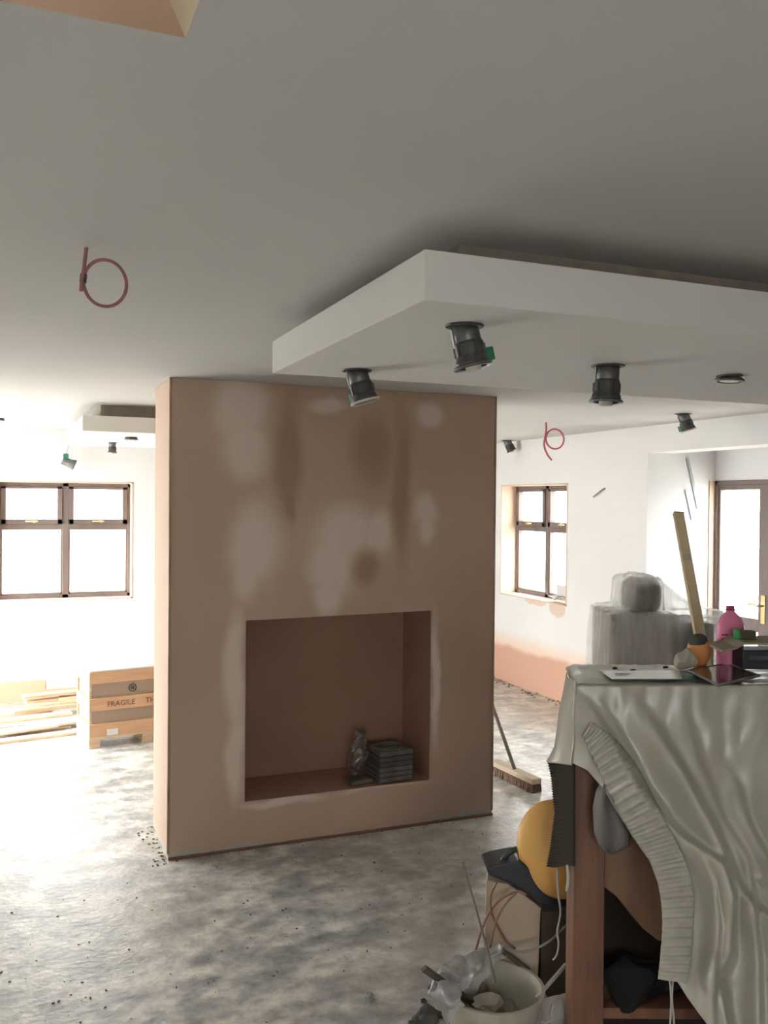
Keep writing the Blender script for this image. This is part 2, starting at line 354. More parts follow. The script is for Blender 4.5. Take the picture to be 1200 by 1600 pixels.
# left wall with the wide patio opening, rear wall with an unseen window added to brighten camera-facing surfaces (both outside the photograph, they let the daylight in)
py0, py1 = 5.8, 8.4
bm = BM(); add_box(bm, (XL-.15, YR, 0), (XL, py0, H)); add_box(bm, (XL-.15, py1, 0), (XL, YB, H)); add_box(bm, (XL-.15, py0, 2.15), (XL, py1, H)); struct('wall_left', bm, WHITE)
F = BM(); add_box(F, (XL-.1, py0, 0), (XL-.03, py0+.06, 2.15)); add_box(F, (XL-.1, py1-.06, 0), (XL-.03, py1, 2.15)); add_box(F, (XL-.1, py0, 2.09), (XL-.03, py1, 2.15)); add_box(F, (XL-.1, (py0+py1)/2-.04, 0), (XL-.03, (py0+py1)/2+.04, 2.15))
d2 = struct('door_2', F, WOODFR); obj('glass_pane', box((XL-.07, py0+.05, .02), (XL-.064, py1-.05, 2.1)), GLASS, d2)
ry0, ry1 = -.85, .45
bm = BM(); add_box(bm, (XL-.15, YR-.15, 0), (ry0, YR, H)); add_box(bm, (ry1, YR-.15, 0), (XR+T, YR, H)); add_box(bm, (ry0, YR-.15, 0), (ry1, YR, .9)); add_box(bm, (ry0, YR-.15, 2.0), (ry1, YR, H)); struct('wall_rear', bm, DULLP)
F = BM(); add_box(F, (ry0, YR-.1, .9), (ry1, YR-.04, .95)); add_box(F, (ry0, YR-.1, 1.95), (ry1, YR-.04, 2)); add_box(F, (ry0, YR-.1, .9), (ry0+.05, YR-.04, 2)); add_box(F, (ry1-.05, YR-.1, .9), (ry1, YR-.04, 2)); add_box(F, (-.23, YR-.1, .9), (-.17, YR-.04, 2))
w4 = struct('window_fill', F, WOODFR); obj('glass_pane', box((ry0+.04, YR-.08, .94), (ry1-.04, YR-.074, 1.96)), GLASS, w4)
GRD = mat('pale_bounce_ground', (.72, .71, .68), (.62, .61, .58), 1.5, .9)  # unseen ground outside, made pale to bounce light up onto the ceiling
struct('ground', box((-25, -22, -.2), (28, 30, -.11)), GRD)
# garden hedge seen pale through the glazed door
LEAF = mat('hedge_leaf', (.42, .50, .45), (.3, .38, .34), 3, .6)
bm = BM()
for i in range(5200):
    a = random.uniform(0, 7); q = Vector((9.5+random.uniform(-.7, .7)+.4*math.sin(a*2), 4.5+a, abs(random.gauss(1.1, .7))))
    n = Vector((random.uniform(-1, 1), random.uniform(-1, 1), random.uniform(-1, 1))).normalized(); t = n.orthogonal().normalized()*random.uniform(.04, .09); s = n.cross(t)*.6
    quad(bm, [q-t, q+s, q+t, q-s])
hd = obj('garden_hedge', bm, LEAF, at=(9.5, 8, 0)); tag(hd, 'pale leafy hedge in the garden behind the glazed door', 'hedge')

# ------------------------------------------------------------------ chimney breast
cx0, cx1, cyf, cyb = .7194, 2.5508, 4.545, 5.0577
hx0, hx1, hz0, hz1, hd_ = 1.106, 2.153, .245, 1.19, .36
def CB(px, py, rx, ry):                              # a patch on the breast's front face
    q = PA(px, py, 1, cyf); k = .00335
    return (q.x-cx0, q.z, rx*k, ry*k)
m_c = mat('drying_pink_plaster', (.60, .44, .335), (.52, .375, .28), 1.6, .8, bump=.04, lo=.3, hi=.7)
patches(m_c, [CB(378, 640, 52, 70), CB(385, 700, 46, 60), CB(398, 850, 50, 80), CB(385, 900, 30, 50), CB(540, 830, 62, 50), CB(520, 880, 50, 70), CB(590, 835, 30, 48), CB(510, 930, 32, 40),
              CB(668, 645, 30, 22), CB(660, 800, 26, 34), CB(662, 830, 16, 30), CB(512, 632, 36, 14), CB(368, 1050, 17, 110), CB(366, 1180, 15, 80), CB(681, 1060, 9, 110), CB(450, 1248, 80, 9), CB(600, 1228, 80, 6)],
        (.76, .635, .53), (0, 2), .07, 2.6, (.4, 1.25))
patches(m_c, [CB(740, 1268, 42, 9), CB(690, 1277, 30, 5), CB(290, 1335, 40, 9), CB(380, 1322, 50, 5)], (.5, .46, .4), (0, 2), .03, 9, (.7, 1.1))
patches(m_c, [CB(580, 700, 40, 70), CB(452, 720, 26, 110), CB(625, 760, 22, 150), CB(570, 890, 26, 36), CB(455, 790, 14, 40)], (.42, .28, .19), (0, 2), .06, 3, (.3, 1.3))
root = thing('chimney_breast', 'free-standing chimney breast in bare pink-brown drying plaster with a square fire opening', 'chimney breast', (cx0, cyf, 0))
W_ = cx1-cx0; D_ = cyb-cyf; a0, a1 = hx0-cx0, hx1-cx0
bm = BM()
# outer skin and recess as one closed shell with clean edges
def V(x, y, z): return bm.verts.new(Vector((x, y, z)))
o_ = [V(0, 0, 0), V(W_, 0, 0), V(W_, 0, H-.001), V(0, 0, H-.001)]; i_ = [V(a0, 0, hz0), V(a1, 0, hz0), V(a1, 0, hz1), V(a0, 0, hz1-.012)]
bk = [V(0, D_, 0), V(W_, D_, 0), V(W_, D_, H-.001), V(0, D_, H-.001)]
for k in range(4):
    j = (k+1) % 4
    bm.faces.new((o_[k], o_[j], i_[j], i_[k])); bm.faces.new((o_[k], bk[k], bk[j], o_[j]))
bm.faces.new(bk[::-1])
obj('plaster_body', bm, m_c, root)
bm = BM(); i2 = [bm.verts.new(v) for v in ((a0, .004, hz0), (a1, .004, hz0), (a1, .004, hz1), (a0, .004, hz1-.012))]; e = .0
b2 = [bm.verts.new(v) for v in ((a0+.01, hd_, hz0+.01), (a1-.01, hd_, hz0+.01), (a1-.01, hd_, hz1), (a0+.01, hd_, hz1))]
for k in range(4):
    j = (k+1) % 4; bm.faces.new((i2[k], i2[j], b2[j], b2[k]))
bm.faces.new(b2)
o = obj('fire_opening', bm, mat('dark_brown_plaster', (.40, .23, .155), (.34, .195, .13), 2, .8, bump=.05), root); o['label'] = 'darker brown plaster lining of the fire opening'  # recess lining browner and darker than the front face
BEAD = mat('pale_corner_bead', (.5, .38, .27), (.4, .27, .18), 30, .5, stretch=(1, 1, .15))
for (x, y) in ((0, 0), (W_, 0)):
    o = obj('corner_bead', add_tube(BM(), [(x, y, .03), (x, y, H-.002)], .0065, 8), BEAD, root, smooth=True)
# dark brown strip laid along the foot in place of the gap shadow
bm = BM(); pts = [(W_*t/40, -.006+.004*nz3(t*.7, 3), .006) for t in range(41)]
add_tube(bm, pts, [.008+.006*abs(nz3(t*.9, 1)) for t in range(41)], 6)
obj('foot_shadow_strip', bm, mat('gap_shadow_brown', (.22, .13, .09), None, 20, .9), root)

# ------------------------------------------------------------------ dropped ceiling rafts
UPST = mat('shaded_upstand_brown', (.36, .31, .25), (.26, .22, .18), 8, .9)  # shade of the gap above the slab, put into the upstand's colour
def raft(label, x0, x1, y0, y1, z0, z1, ins):
    r = thing('ceiling_raft', label, 'ceiling raft', (x0, y0, z0))
    obj('raft_slab', box((0, 0, 0), (x1-x0, y1-y0, z1-z0)), RAFTW, r, bevel=.003)
    obj('upstand', box((ins, ins, z1-z0), (x1-x0-ins, y1-y0-ins, H-z0)), UPST, r)
    return r
raft('large white dropped ceiling raft with holes for spotlights in front of the chimney breast', .80, 3.9, 1.735, 2.945, 2.22, 2.327, .17)
raft('small white dropped ceiling raft half hidden behind the chimney breast', .40, 2.2, 5.96, 7.6, 2.22, 2.32, .12)

# ------------------------------------------------------------------ downlights pulled out of their holes
def downlight(label, loc, tilt, az, k=1.0, style='hood', group=None, ring=True):
    r = thing('downlight', label, 'downlight', loc, 0, group)
    R_ = Matrix.Rotation(az, 4, 'Z')@Matrix.Rotation(tilt, 4, 'Y')
    if ring:
        b = BM()
        for i in range(20):
            a = 2*PI*i/20; rr = (.040+.004*nz3(i*.9, k*7))*k
        add_lathe(b, [(.036*k, .002), (.047*k, 0), (.046*k, -.004), (.034*k, -.005), (.033*k, .002)], 26, None, False)
        obj('cut_edge', b, DARKM, r)
    L = .1*k
    if style == 'flat':
        b = add_lathe(BM(), [(.001, -.004), (.04*k, -.004), (.052*k, -.012), (.054*k, -.017), (.044*k, -.02), (.04*k, -.012), (.001, -.012)], 30, R_)
        obj('bezel', b, GALV, r, smooth=True)
        obj('lamp', add_lathe(BM(), [(.001, -.0125), (.036*k, -.013), (.034*k, -.018), (.001, -.018)], 24, R_), CREAM, r); return r
    obj('can', add_lathe(BM(), [(.001, .01), (.032*k, .01), (.033*k, -L*.42), (.031*k, -L*.44), (.001, -L*.44)], 28, R_), GALV, r, smooth=True)
    b = add_lathe(BM(), [(.001, -L*.40), (.0335*k, -L*.40), (.036*k, -L*.46), (.036*k, -L*.74), (.041*k, -L*.9), (.041*k, -L*.96), (.03*k, -L*.97), (.001, -L*.97)], 28, R_)
    for i in range(10):                                            # pressed ribs of the hood
        a = 2*PI*i/10; add_box(b, (.035*k, -.0025, -L*.74), (.039*k, .0025, -L*.5), R_@Matrix.Rotation(a, 4, 'Z'))
    obj('fire_hood', b, DARKM, r)
    bz = add_lathe(BM(), [(.030*k, -L*.97), (.045*k, -L*.96), (.048*k, -L*1.0), (.046*k, -L*1.04), (.034*k, -L*1.03)], 30, R_, False)
    o = obj('bezel', bz, CREAM if style == 'cream' else GALV, r, smooth=True)
    obj('lamp', add_lathe(BM(), [(.001, -L*.97), (.02*k, -L*.97), (.018*k, -L*1.12), (.001, -L*1.13)] if style != 'cream' else [(.001, -L*.96), (.028*k, -L*.97), (.001, -L*.99)], 20, R_), CREAM, r)
    if style in ('green', 'cream'):
        gb = box((.034*k, -.012*k, -L*.95), (.056*k, .012*k, -L*.62), R_@Matrix.Rotation(.2 if style == 'green' else 2.3, 4, 'Z')); o = obj('cable_connector', gb, GREEN, r, bevel=.003); o['label'] = 'green cable connector'
    obj('clip', box((-.037*k, -.006, -L*.5), (-.034*k, .006, -.005), R_), STEEL, r)
    return r
AZ = -YAW
downlight('dark spotlight with a green connector on its right, hanging nearest the large raft corner', (1.003, 1.944, 2.219), -.22, AZ, 1.0, 'green')
downlight('grey spotlight with pale tilted ring and green connector, in front of the chimney top', (1.029, 2.751, 2.219), -.28, AZ, 1.05, 'cream')
downlight('dark flared spotlight hanging straight under the raft, right of the chimney top', (1.697, 2.324, 2.219), .05, AZ, 1.1, 'plain')
downlight('flat round spotlight tucked up into the raft, rightmost one on it', (2.19, 2.337, 2.219), .05, AZ, .9, 'flat')
downlight('small grey spotlight with cream ring hanging from the ceiling near the glazed door recess', (4.15, 4.85, H-.001), -.35, AZ, 1.15, 'cream2' if False else 'cream')
downlight('tiny grey spotlight tilted under the ceiling just right of the chimney breast', (4.44, 7.686, H-.001), -.45, AZ, 1.1, 'plain')
downlight('small spotlight flush under the small raft, the one nearer the raft front', (.746, 6.383, 2.219), 0, AZ, .9, 'flat')
downlight('small spotlight hanging under the small raft, the one nearer the window wall', (.69, 7.05, 2.219), .05, AZ, .75, 'plain')
downlight('round spotlight on the ceiling cut off by the left edge of the photo', (-.11, 7.45, H-.001), 0, AZ, 1.0, 'flat')
# downlight on its flex over the back-left window
q = PA(107, 672, 2, H); r = thing('hanging_spotlight', 'small grey spotlight dangling from the ceiling on a white flex above the left window', 'downlight', q)
e = PD(103, 716, q.y*cy_+q.x*sy_-.05); d_ = Vector(e)-q
obj('flex', add_tube(BM(), spline([(0, 0, 0), (.01, 0, d_.z*.4), (d_.x*.8, d_.y*.8, d_.z*.8), d_], 6), .006), mat('white_flex', (.7, .7, .68)), r, smooth=True)
obj('ceiling_collar', add_lathe(BM(), [(.001, 0), (.03, 0), (.03, -.006), (.001, -.006)], 20), WHITE, r)
o = obj('cable_connector', box(d_+Vector((-.022, -.022, -.03)), d_+Vector((.022, .022, .04))), GREEN, r, bevel=.006); o['label'] = 'green cable connector'
Rm = Matrix.Translation(d_+Vector((0, 0, -.03)))@Matrix.Rotation(-1.15, 4, 'Y')
obj('lamp_body', add_lathe(BM(), [(.001, .03), (.035, .03), (.037, -.03), (.05, -.07), (.05, -.08), (.001, -.08)], 24, Rm), GALV, r, smooth=True)

# ------------------------------------------------------------------ red cable coils hanging from the ceiling
def coil(label, top, d, ringpx, tailpx, r, mt, grp=None):
    c = thing('cable_coil', label, 'cable', top)
    pts = [PD(x, y, d) for x, y in ringpx]
    obj('loop', add_tube(BM(), spline(pts, 8), r), mt, c, world=True, smooth=True)
    obj('tail', add_tube(BM(), spline([PD(x, y, d-.006) for x, y in tailpx], 6), r*1.05), mt, c, world=True, smooth=True)
    return c
def ringpts(cx, cy, rx, ry, tilt, a0, a1, n=22):
    out = []
    for i in range(n+1):
        a = a0+(a1-a0)*i/n; x, y = rx*math.cos(a), ry*math.sin(a)
        out.append((cx+x*math.cos(tilt)-y*math.sin(tilt), cy+x*math.sin(tilt)+y*math.cos(tilt)))
    return out
q = PA(135, 388, 2, H); dd = (q-O).dot(FW)
c = coil('large loop of dull red cable hanging from the near ceiling on the left', q, dd, ringpts(164, 442.5, 33, 37, -.35, 3.05, 3.05+6.4), [(135, 386), (131, 420), (128, 440), (126.5, 455)], .0042, RED)
obj('tape', add_tube(BM(), [PD(131, 428, dd), PD(129.5, 442, dd)], .008), DARKM, c, world=True)
q = PA(853, 660, 2, H); dd = (q-O).dot(FW)
c = coil('small loop of red cable hanging from the far ceiling right of the chimney breast', q, dd, ringpts(867, 686, 14, 15.5, -.2, 3.2, 3.2+6.3), [(853, 657), (853, 675), (850, 695), (855, 710), (862, 719)], .007, mat('bright_red_cable', (.6, .12, .16), None, 30, .5))

# cable stub in the right wall
q = PA(942, 769, 0, XR); st = obj('cable_stub', add_tube(BM(), spline([q+Vector((.02, -.03, .04)), q+Vector((-.02, -.02, .02)), q+Vector((-.03, .05, -.02)), q+Vector((-.03, .09, -.04))], 5), .007), GREYC, at=q, smooth=True)
tag(st, 'short grey cable end sticking out of the white wall right of the far window', 'cable')
# two thin grey strips on the recess wall
STR = mat('pale_grey_strip', (.45, .5, .5), None, 12, .5, .3)
for (a, b, lab) in (((1074, 716), (1091, 795), 'long thin grey strip on the white recess wall beside the glazed door'), ((1072, 765), (1082, 812), 'short thin grey strip on the white recess wall, below the longer one')):
    A, B = PA(*a, 1, RY-.004), PA(*b, 1, RY-.004); n = (B-A).normalized(); s = Vector((n.z, 0, -n.x))*.012
    bm = BM(); vs_ = [A-s, A+s, B+s, B-s]; f_ = [bm.verts.new(v) for v in vs_]; g_ = [bm.verts.new(v+Vector((0, -.005, 0))) for v in vs_]
    bm.faces.new(f_); bm.faces.new(g_[::-1])
    for i in range(4): bm.faces.new((f_[i], g_[i], g_[(i+1) % 4], f_[(i+1) % 4]))
    tag(obj('grey_strip', bm, STR, at=A), lab, 'metal strip')

# ------------------------------------------------------------------ inside the fire opening
BRK = mat('dusty_grey_tile', (.19, .17, .15), (.11, .1, .09), 14, .85, bump=.3)
BRK2 = mat('dark_grey_tile', (.10, .1, .1), (.07, .07, .07), 14, .85, bump=.3)
zz = hz0+.008; bx_, by_ = 1.955, 4.66
labs = ['bottom tile of the grey stack in the fire opening', 'second tile from the bottom of the grey stack in the fire opening', 'middle tile of the grey stack in the fire opening', 'dark fourth tile of the grey stack in the fire opening', 'dark fifth tile, just under the top of the stack in the fire opening', 'top grey tile with raised pattern on the stack in the fire opening']
for i, lab in enumerate(labs):
    h = .028 if i < 5 else .03; ww, dp = .2+.008*nz3(i, 2), .2
    b = box((-ww/2, -dp/2, 0), (ww/2, dp/2, h-.003))
    if i == 5:
        t_ = thing('stone_tile', lab, 'tile', (bx_+.004, by_+.005, zz), .06, 'grey tiles stacked in the fire opening')
        obj('tile_slab', b, BRK, t_, bevel=.004); pb = BM(); add_lathe(pb, [(.028, h-.003), (.036, h+.004), (.044, h-.003)], 20, None, False); add_lathe(pb, [(.07, h-.003), (.078, h+.004), (.084, h-.003)], 20, None, False)
        obj('raised_pattern', pb, BRK, t_)
    else:
        o = obj('stone_tile', b, BRK2 if i in (3, 4) else BRK, bevel=.003, at=(0, 0, 0)); o.location = (bx_+.006*nz3(i, 5), by_+.006*nz3(i, 8), zz); o.rotation_euler = (0, 0, .05*nz3(i, 1)+.04)
        tag(o, lab, 'tile', 'grey tiles stacked in the fire opening')
    zz += h
def crumple(pts_fn, nu, nv, amp, sc, seed, name, m, at, **k):
    bm = BM(); g = []
    for i in range(nu+1):
        row = []
        for j in range(nv+1):
            q = Vector(pts_fn(i/nu, j/nv)); n_ = Vector((nz3(q.x*sc+seed, q.y*sc, q.z*sc), nz3(q.x*sc, q.y*sc+seed+9, q.z*sc), nz3(q.x*sc, q.y*sc, q.z*sc+seed+17)))
            row.append(bm.verts.new(q+n_*amp))
        g.append(row)
    for i in range(nu):
        for j in range(nv): bm.faces.new((g[i][j], g[i+1][j], g[i+1][j+1], g[i][j+1]))
    return obj(name, bm, m, at=at, **k)
FILM = clear('dusty_clear_plastic', (.9, .9, .9), .12, .3, .4, (.34, .3, .28))
def blob(cx, cy, cz, rx, ry, rz, lean=(0, 0)):
    def f(u, v):
        a = 2*PI*u; b = PI*(v-.5); zc = math.sin(b); t = (zc+1)/2
        return (cx+rx*math.cos(b)*math.cos(a)+lean[0]*t, cy+ry*math.cos(b)*math.sin(a)+lean[1]*t, cz+rz*(zc+1))
    return f
o = crumple(blob(1.755, 4.66, hz0+.03, .052, .045, .12, (.06, .05)), 34, 30, .034, 30, 3, 'plastic_bag', FILM, (1.755, 4.66, hz0+.008)); tag(o, 'crumpled clear plastic bag leaning beside the tile stack in the fire opening', 'plastic bag')
o = obj('stone_tile', box((-.065, -.05, 0), (.065, .05, .022)), BRK, bevel=.003, at=(0, 0, 0)); o.location = (1.76, 4.63, hz0+.008); o.rotation_euler = (0, 0, .15); tag(o, 'small loose tile lying under the plastic bag in the fire opening', 'tile')

# ------------------------------------------------------------------ broom
A, B = Vector((2.962, 5.25, 0)), Vector((3.0, 4.78, 0)); mid = (A+B)/2; L_ = (A-B).length
r = thing('broom', 'wide wooden broom head on the floor with its handle leaning on the chimney breast', 'broom', mid, math.atan2((B-A).y, (B-A).x))
obj('broom_head', box((-L_/2, -.035, .055), (L_/2, .035, .09)), mat('pale_broom_wood', (.5, .4, .3), (.42, .33, .24), 6, .7, stretch=(1, 6, 6)), r, bevel=.006)
bm = BM()
for i in range(46):
    for j in range(5):
        x = -L_/2+.008+(L_-.016)*i/45; y = -.03+.015*j
        add_tube(bm, [(x, y, .056), (x+random.uniform(-.006, .006), y*1.25+random.uniform(-.005, .005), .003)], .0045, 4)
o = obj('bristles', bm, mat('brown_bristle', (.2, .13, .09), (.14, .09, .06), 30, .9), r)
top = Vector((cx1+.014, 5.03, 1.15)); top.x = cx1+.014
obj('broom_handle', add_tube(BM(), [mid+Vector((0, 0, .08)), top], .012, 10), mat('grey_handle_wood', (.3, .25, .2), None, 6, .7), r, world=True, smooth=True)
# thin cable on the floor by the right wall
pp = [PA(x, y, 2, .006) for x, y in ((775, 1068), (800, 1062), (832, 1056))]; pp[0].x = min(pp[0].x, 4.5)
o = obj('floor_cable', add_tube(BM(), spline([Vector((min(q.x, 4.5), q.y, .006)) for q in pp], 5), .006), GREYC, at=pp[0]); tag(o, 'thin dark cable lying on the floor by the bare pink plaster', 'cable')
# paper on the window sill
PAPER = mat('white_paper', (.78, .74, .72), None, 5, .7)
def sill(u, v): return (XR+.01+.12*v, 6.86+.3*u, vz0+.025+.05*abs(math.sin(u*5+v*2)))
o = crumple(sill, 14, 8, .02, 14, 5, 'crumpled_paper', PAPER, (XR+.07, 7.0, vz0+.012)); tag(o, 'crumpled white paper lying on the sill of the window right of the chimney', 'paper')
o = obj('card_box', box((-.05, -.1, 0), (.05, .1, .1)), PAPER, at=(0, 0, 0), bevel=.004); o.location = (XR+.1, 6.97, vz0+.075); tag(o, 'small white card box on top of the crumpled paper on the far window sill', 'box')

# ------------------------------------------------------------------ slatted crate by the back wall
r = thing('packing_crate', 'wooden crate of orange boards round a brown carton, on feet behind the chimney', 'crate', (.512, 6.75, 0), math.radians(9))
cw, cd, ch = .85, .40, .565
obj('carton', box((.015, .018, .1), (cw-.015, cd-.018, ch-.012)), CARD, r)
top_ = obj('lid_board', box((0, 0, ch-.012), (cw, cd, ch)), mat('white_lid', (.82, .8, .77), None, 4, .6), r, bevel=.003); top_['label'] = 'white lid'
for z_ in ((.085, .178), (.272, .362), (.468, .553)):
    bd = obj('board', box((-.004, -.004, z_[0]), (cw+.004, .018, z_[1])), PINE2, r, bevel=.002)
    if z_[0] == .272: MIDB = bd
    obj('board', box((-.004, .018, z_[0]), (.016, cd, z_[1])), PINE2, r, bevel=.002)
    obj('board', box((cw-.016, .018, z_[0]), (cw+.004, cd, z_[1])), PINE2, r, bevel=.002)
for x in (0, cw-.02):
    for y in (.002, cd-.02): obj('corner_post', box((x, y+.016 if y < .1 else y, .0), (x+.02, y+.036 if y < .1 else y+.02, ch-.012)), PINE, r)
for x in (.0, cw/2-.04, cw-.08): obj('foot', box((x, .02, 0), (x+.08, cd-.02, .085)), PINE, r, bevel=.003)
obj('base_board', box((-.004, .0, .07), (cw+.004, .03, .086)), PINE, r)
def text_mesh(body, size, m, parent, mtx, name, ext=.0008):
    cu = bpy.data.curves.new(name, 'FONT'); cu.body = body; cu.size = size; cu.extrude = ext; to = bpy.data.objects.new(name, cu); C.objects.link(to)
    dg = bpy.context.evaluated_depsgraph_get(); me = bpy.data.meshes.new_from_object(to.evaluated_get(dg)); bpy.data.objects.remove(to)
    me.transform(mtx); me.materials.append(m); o = bpy.data.objects.new(name, me); C.objects.link(o); o.parent = parent; return o
INK = mat('faded_brown_ink', (.2, .1, .07), None, 20, .8); RX = Matrix.Rotation(PI/2, 4, 'X')
text_mesh('FRAGILE', .055, INK, MIDB, Matrix.Translation((.12, -.006, .297))@RX, 'printed_word')
text_mesh('THIS', .055, INK, MIDB, Matrix.Translation((.40, -.006, .297))@RX, 'printed_word')
bm = BM(); Mx = Matrix.Translation((.31, .017, .415))@RX
add_lathe(bm, [(.022, 0), (.022, .002), (.030, .002), (.030, 0)], 24, Mx, False); add_box(bm, (-.012, -.012, 0), (.012, .012, .002), Mx)
obj('printed_mark', bm, DARKM, r)
o = obj('paper_sticker', box((.12, -.0055, .09), (.20, -.004, .135)), PAPER, r); o['label'] = 'pale torn sticker'

# ------------------------------------------------------------------ offcuts of timber left of the crate
specs = [  # x0,y0,x1,y1,z,width,thick,label
 (-1.0, 7.02, .50, 7.28, .012, .09, .02, 'pale timber board lying frontmost in the timber pile, on the floor'),
 (-.9, 7.32, .42, 7.50, .012, .10, .02, 'pale timber board second from the front of the timber pile'),
 (-.8, 7.60, .50, 7.76, .012, .10, .022, 'pale timber board in the middle of the pile, flat on the floor'),
 (-.9, 7.95, .30, 8.08, .012, .1, .022, 'pale timber board near the back of the pile, flat on the floor'),
 (.02, 8.22, .62, 8.30, .012, .09, .03, 'short timber offcut rearmost in the pile against the wall'),
 (-.7, 7.14, .32, 7.45, .036, .09, .02, 'timber board laid slanting over the front two boards'),
 (-.5, 7.66, .45, 7.82, .036, .1, .022, 'timber board lying on the middle of the pile'),
 (.0, 7.88, .52, 8.0, .062, .1, .03, 'short thick timber offcut raised on the pile beside the crate'),
 (.12, 7.44, .5, 7.56, .040, .17, .02, 'wide pale timber panel leaning out of the pile beside the crate'),
 (.10, 8.0, .6, 8.1, .115, .09, .022, 'timber strip second from the top at the back of the pile'),
 (.08, 7.98, .62, 8.1, .16, .10, .022, 'topmost white-edged timber strip on the back of the pile'),
]
pinea = [mat('pale_timber', (.74, .60, .43), (.66, .5, .34), 5, .75, stretch=(1, 8, 8)), PINE, mat('whitish_timber', (.76, .70, .6), None, 5, .75, stretch=(1, 8, 8))]
for i, (x0, y0, x1, y1, z, wd, th, lab) in enumerate(specs):
    v = Vector((x1-x0, y1-y0, 0)); l = v.length
    b = box((-l/2, -wd/2, 0), (l/2, wd/2, th))
    o = obj('timber_board', b, pinea[i % 3], bevel=.002); o.location = ((x0+x1)/2, (y0+y1)/2, z-.012+.001); o.rotation_euler = (0, 0, math.atan2(v.y, v.x)); tag(o, lab, 'timber', 'timber offcuts piled by the back wall')
o = obj('timber_block', box((.02, -.05, 0), (.16, .05, .05)), PINE, bevel=.003); o.location = (.34, 8.03, .062+.02); tag(o, 'small timber block packing up the top strips of the pile', 'timber', 'timber offcuts piled by the back wall')

# crumbs of plaster, uncountable
bm = BM()
def crumb(x, y, s):
    M_ = Matrix.Translation((x, y, s*.35))@Matrix.Rotation(random.uniform(0, 6), 4, 'Z'); add_box(bm, (-s, -s*.6, -s*.35), (s, s*.6, s*.5), M_)
for i in range(50): crumb(cx0-abs(random.gauss(0, .04))-.01, random.uniform(4.45, 5.05), random.uniform(.002, .007))
for i in range(60): crumb(random.uniform(cx0, cx1), cyf-.012-abs(random.gauss(0, .02)), random.uniform(.001, .004))
for i in range(260):
    x_, y_ = random.uniform(-.3, 2.6), random.uniform(2.6, 4.4); s_ = random.uniform(.001, .005)
    if not (x_ > 1.2 and y_ < 3.3): crumb(x_, y_, s_)
for i in range(90): crumb(XR-.01-abs(random.gauss(0, .05)), random.uniform(6, 8.4), random.uniform(.003, .012))
tag(obj('plaster_crumbs', bm, mat('dark_crumbs', (.3, .25, .2), (.12, .1, .09), 40, .9)), 'scattered plaster crumbs and grit on the concrete floor', 'rubble', kind='stuff')

# ------------------------------------------------------------------ appliances under dust sheeting behind the table
AP = mat('pale_grey_enamel', (.88, .88, .86), (.82, .82, .8), 4, .4); APD = mat('dark_grey_enamel', (.2, .2, .2), (.15, .15, .15), 6, .4); SLOT = mat('dark_slot', (.03, .03, .03))
def app(px, d, w, dp, h, nm, lab, cat, z=0):
    q = PD(px, 1000, d); r = thing(nm, lab, cat, (q.x, q.y, z), -YAW); return r
D0 = 4.75
r1 = app(1003, D0, .34, .4, 1.2, 'storage_unit', 'tall pale grey storage unit wrapped in clear plastic behind the draped table', 'cabinet')
HA = 1.794-(955-787)/1412*D0-.02
obj('body', box((-.165, 0, .06), (.165, .42, HA)), AP, r1, bevel=.015); obj('plinth', box((-.15, .02, 0), (.15, .40, .06)), APD, r1)
obj('door', box((-.16, -.018, .08), (.16, -.002, HA-.03)), AP, r1, bevel=.006)
r2 = app(1010, D0+.08, .2, .2, .2, 'small_appliance', 'small round-shouldered grey appliance with two dark slots, wrapped in plastic on the storage unit', 'appliance', HA)
HB = (950-902)/1412*(D0+.05)+.02
obj('body', box((-.095, 0, 0), (.095, .22, HB)), AP, r2, bevel=.06, seg=6, smooth=False)
obj('front_panel', box((-.065, -.008, .02), (.065, .002, HB-.03)), mat('mid_grey_panel', (.33, .33, .31)), r2, bevel=.008)
obj('upper_slot', box((-.045, -.014, HB-.075), (.02, -.007, HB-.06)), SLOT, r2); obj('lower_slot', box((-.05, -.014, .008), (.05, -.007, .03)), SLOT, r2)
r3 = app(1082, D0+.02, .2, .2, .2, 'square_machine', 'dark grey square machine wrapped in plastic beside the pale storage unit', 'machine')
HC = 1.794-(968-787)/1412*D0-.02
obj('body', box((-.065, 0, .03), (.12, .40, HC)), APD, r3, bevel=.02); obj('base', box((-.055, .02, 0), (.1, .38, .03)), SLOT, r3)
gb = add_lathe(BM(), [(.04, 0), (.045, .008), (.075, .008), (.08, 0)], 26, Matrix.Translation((.015, -.001, HC-.16))@Matrix.Rotation(PI/2, 4, 'X'), False); obj('round_grille', gb, SLOT, r3)
POLY = clear('milky_polythene', (.985, .99, .99), .07, .3, .34, (.97, .975, .975))
tops = [(-.178, .178, -.03, .44, HA+.02, 1003), (-.105, .105, .065, .32, HA+HB+.02, 1010), (-.12, .15, -.03, .45, HC+.03, 1078), (-.15, .20, .1, .4, HC+.0, 1120)]
qs = PD(1003, 1000, D0)
def local_s(px, d): return (PD(px, 1000, d)-qs).dot(r0)
nu, nv = 130, 70; bm = BM(); g = []
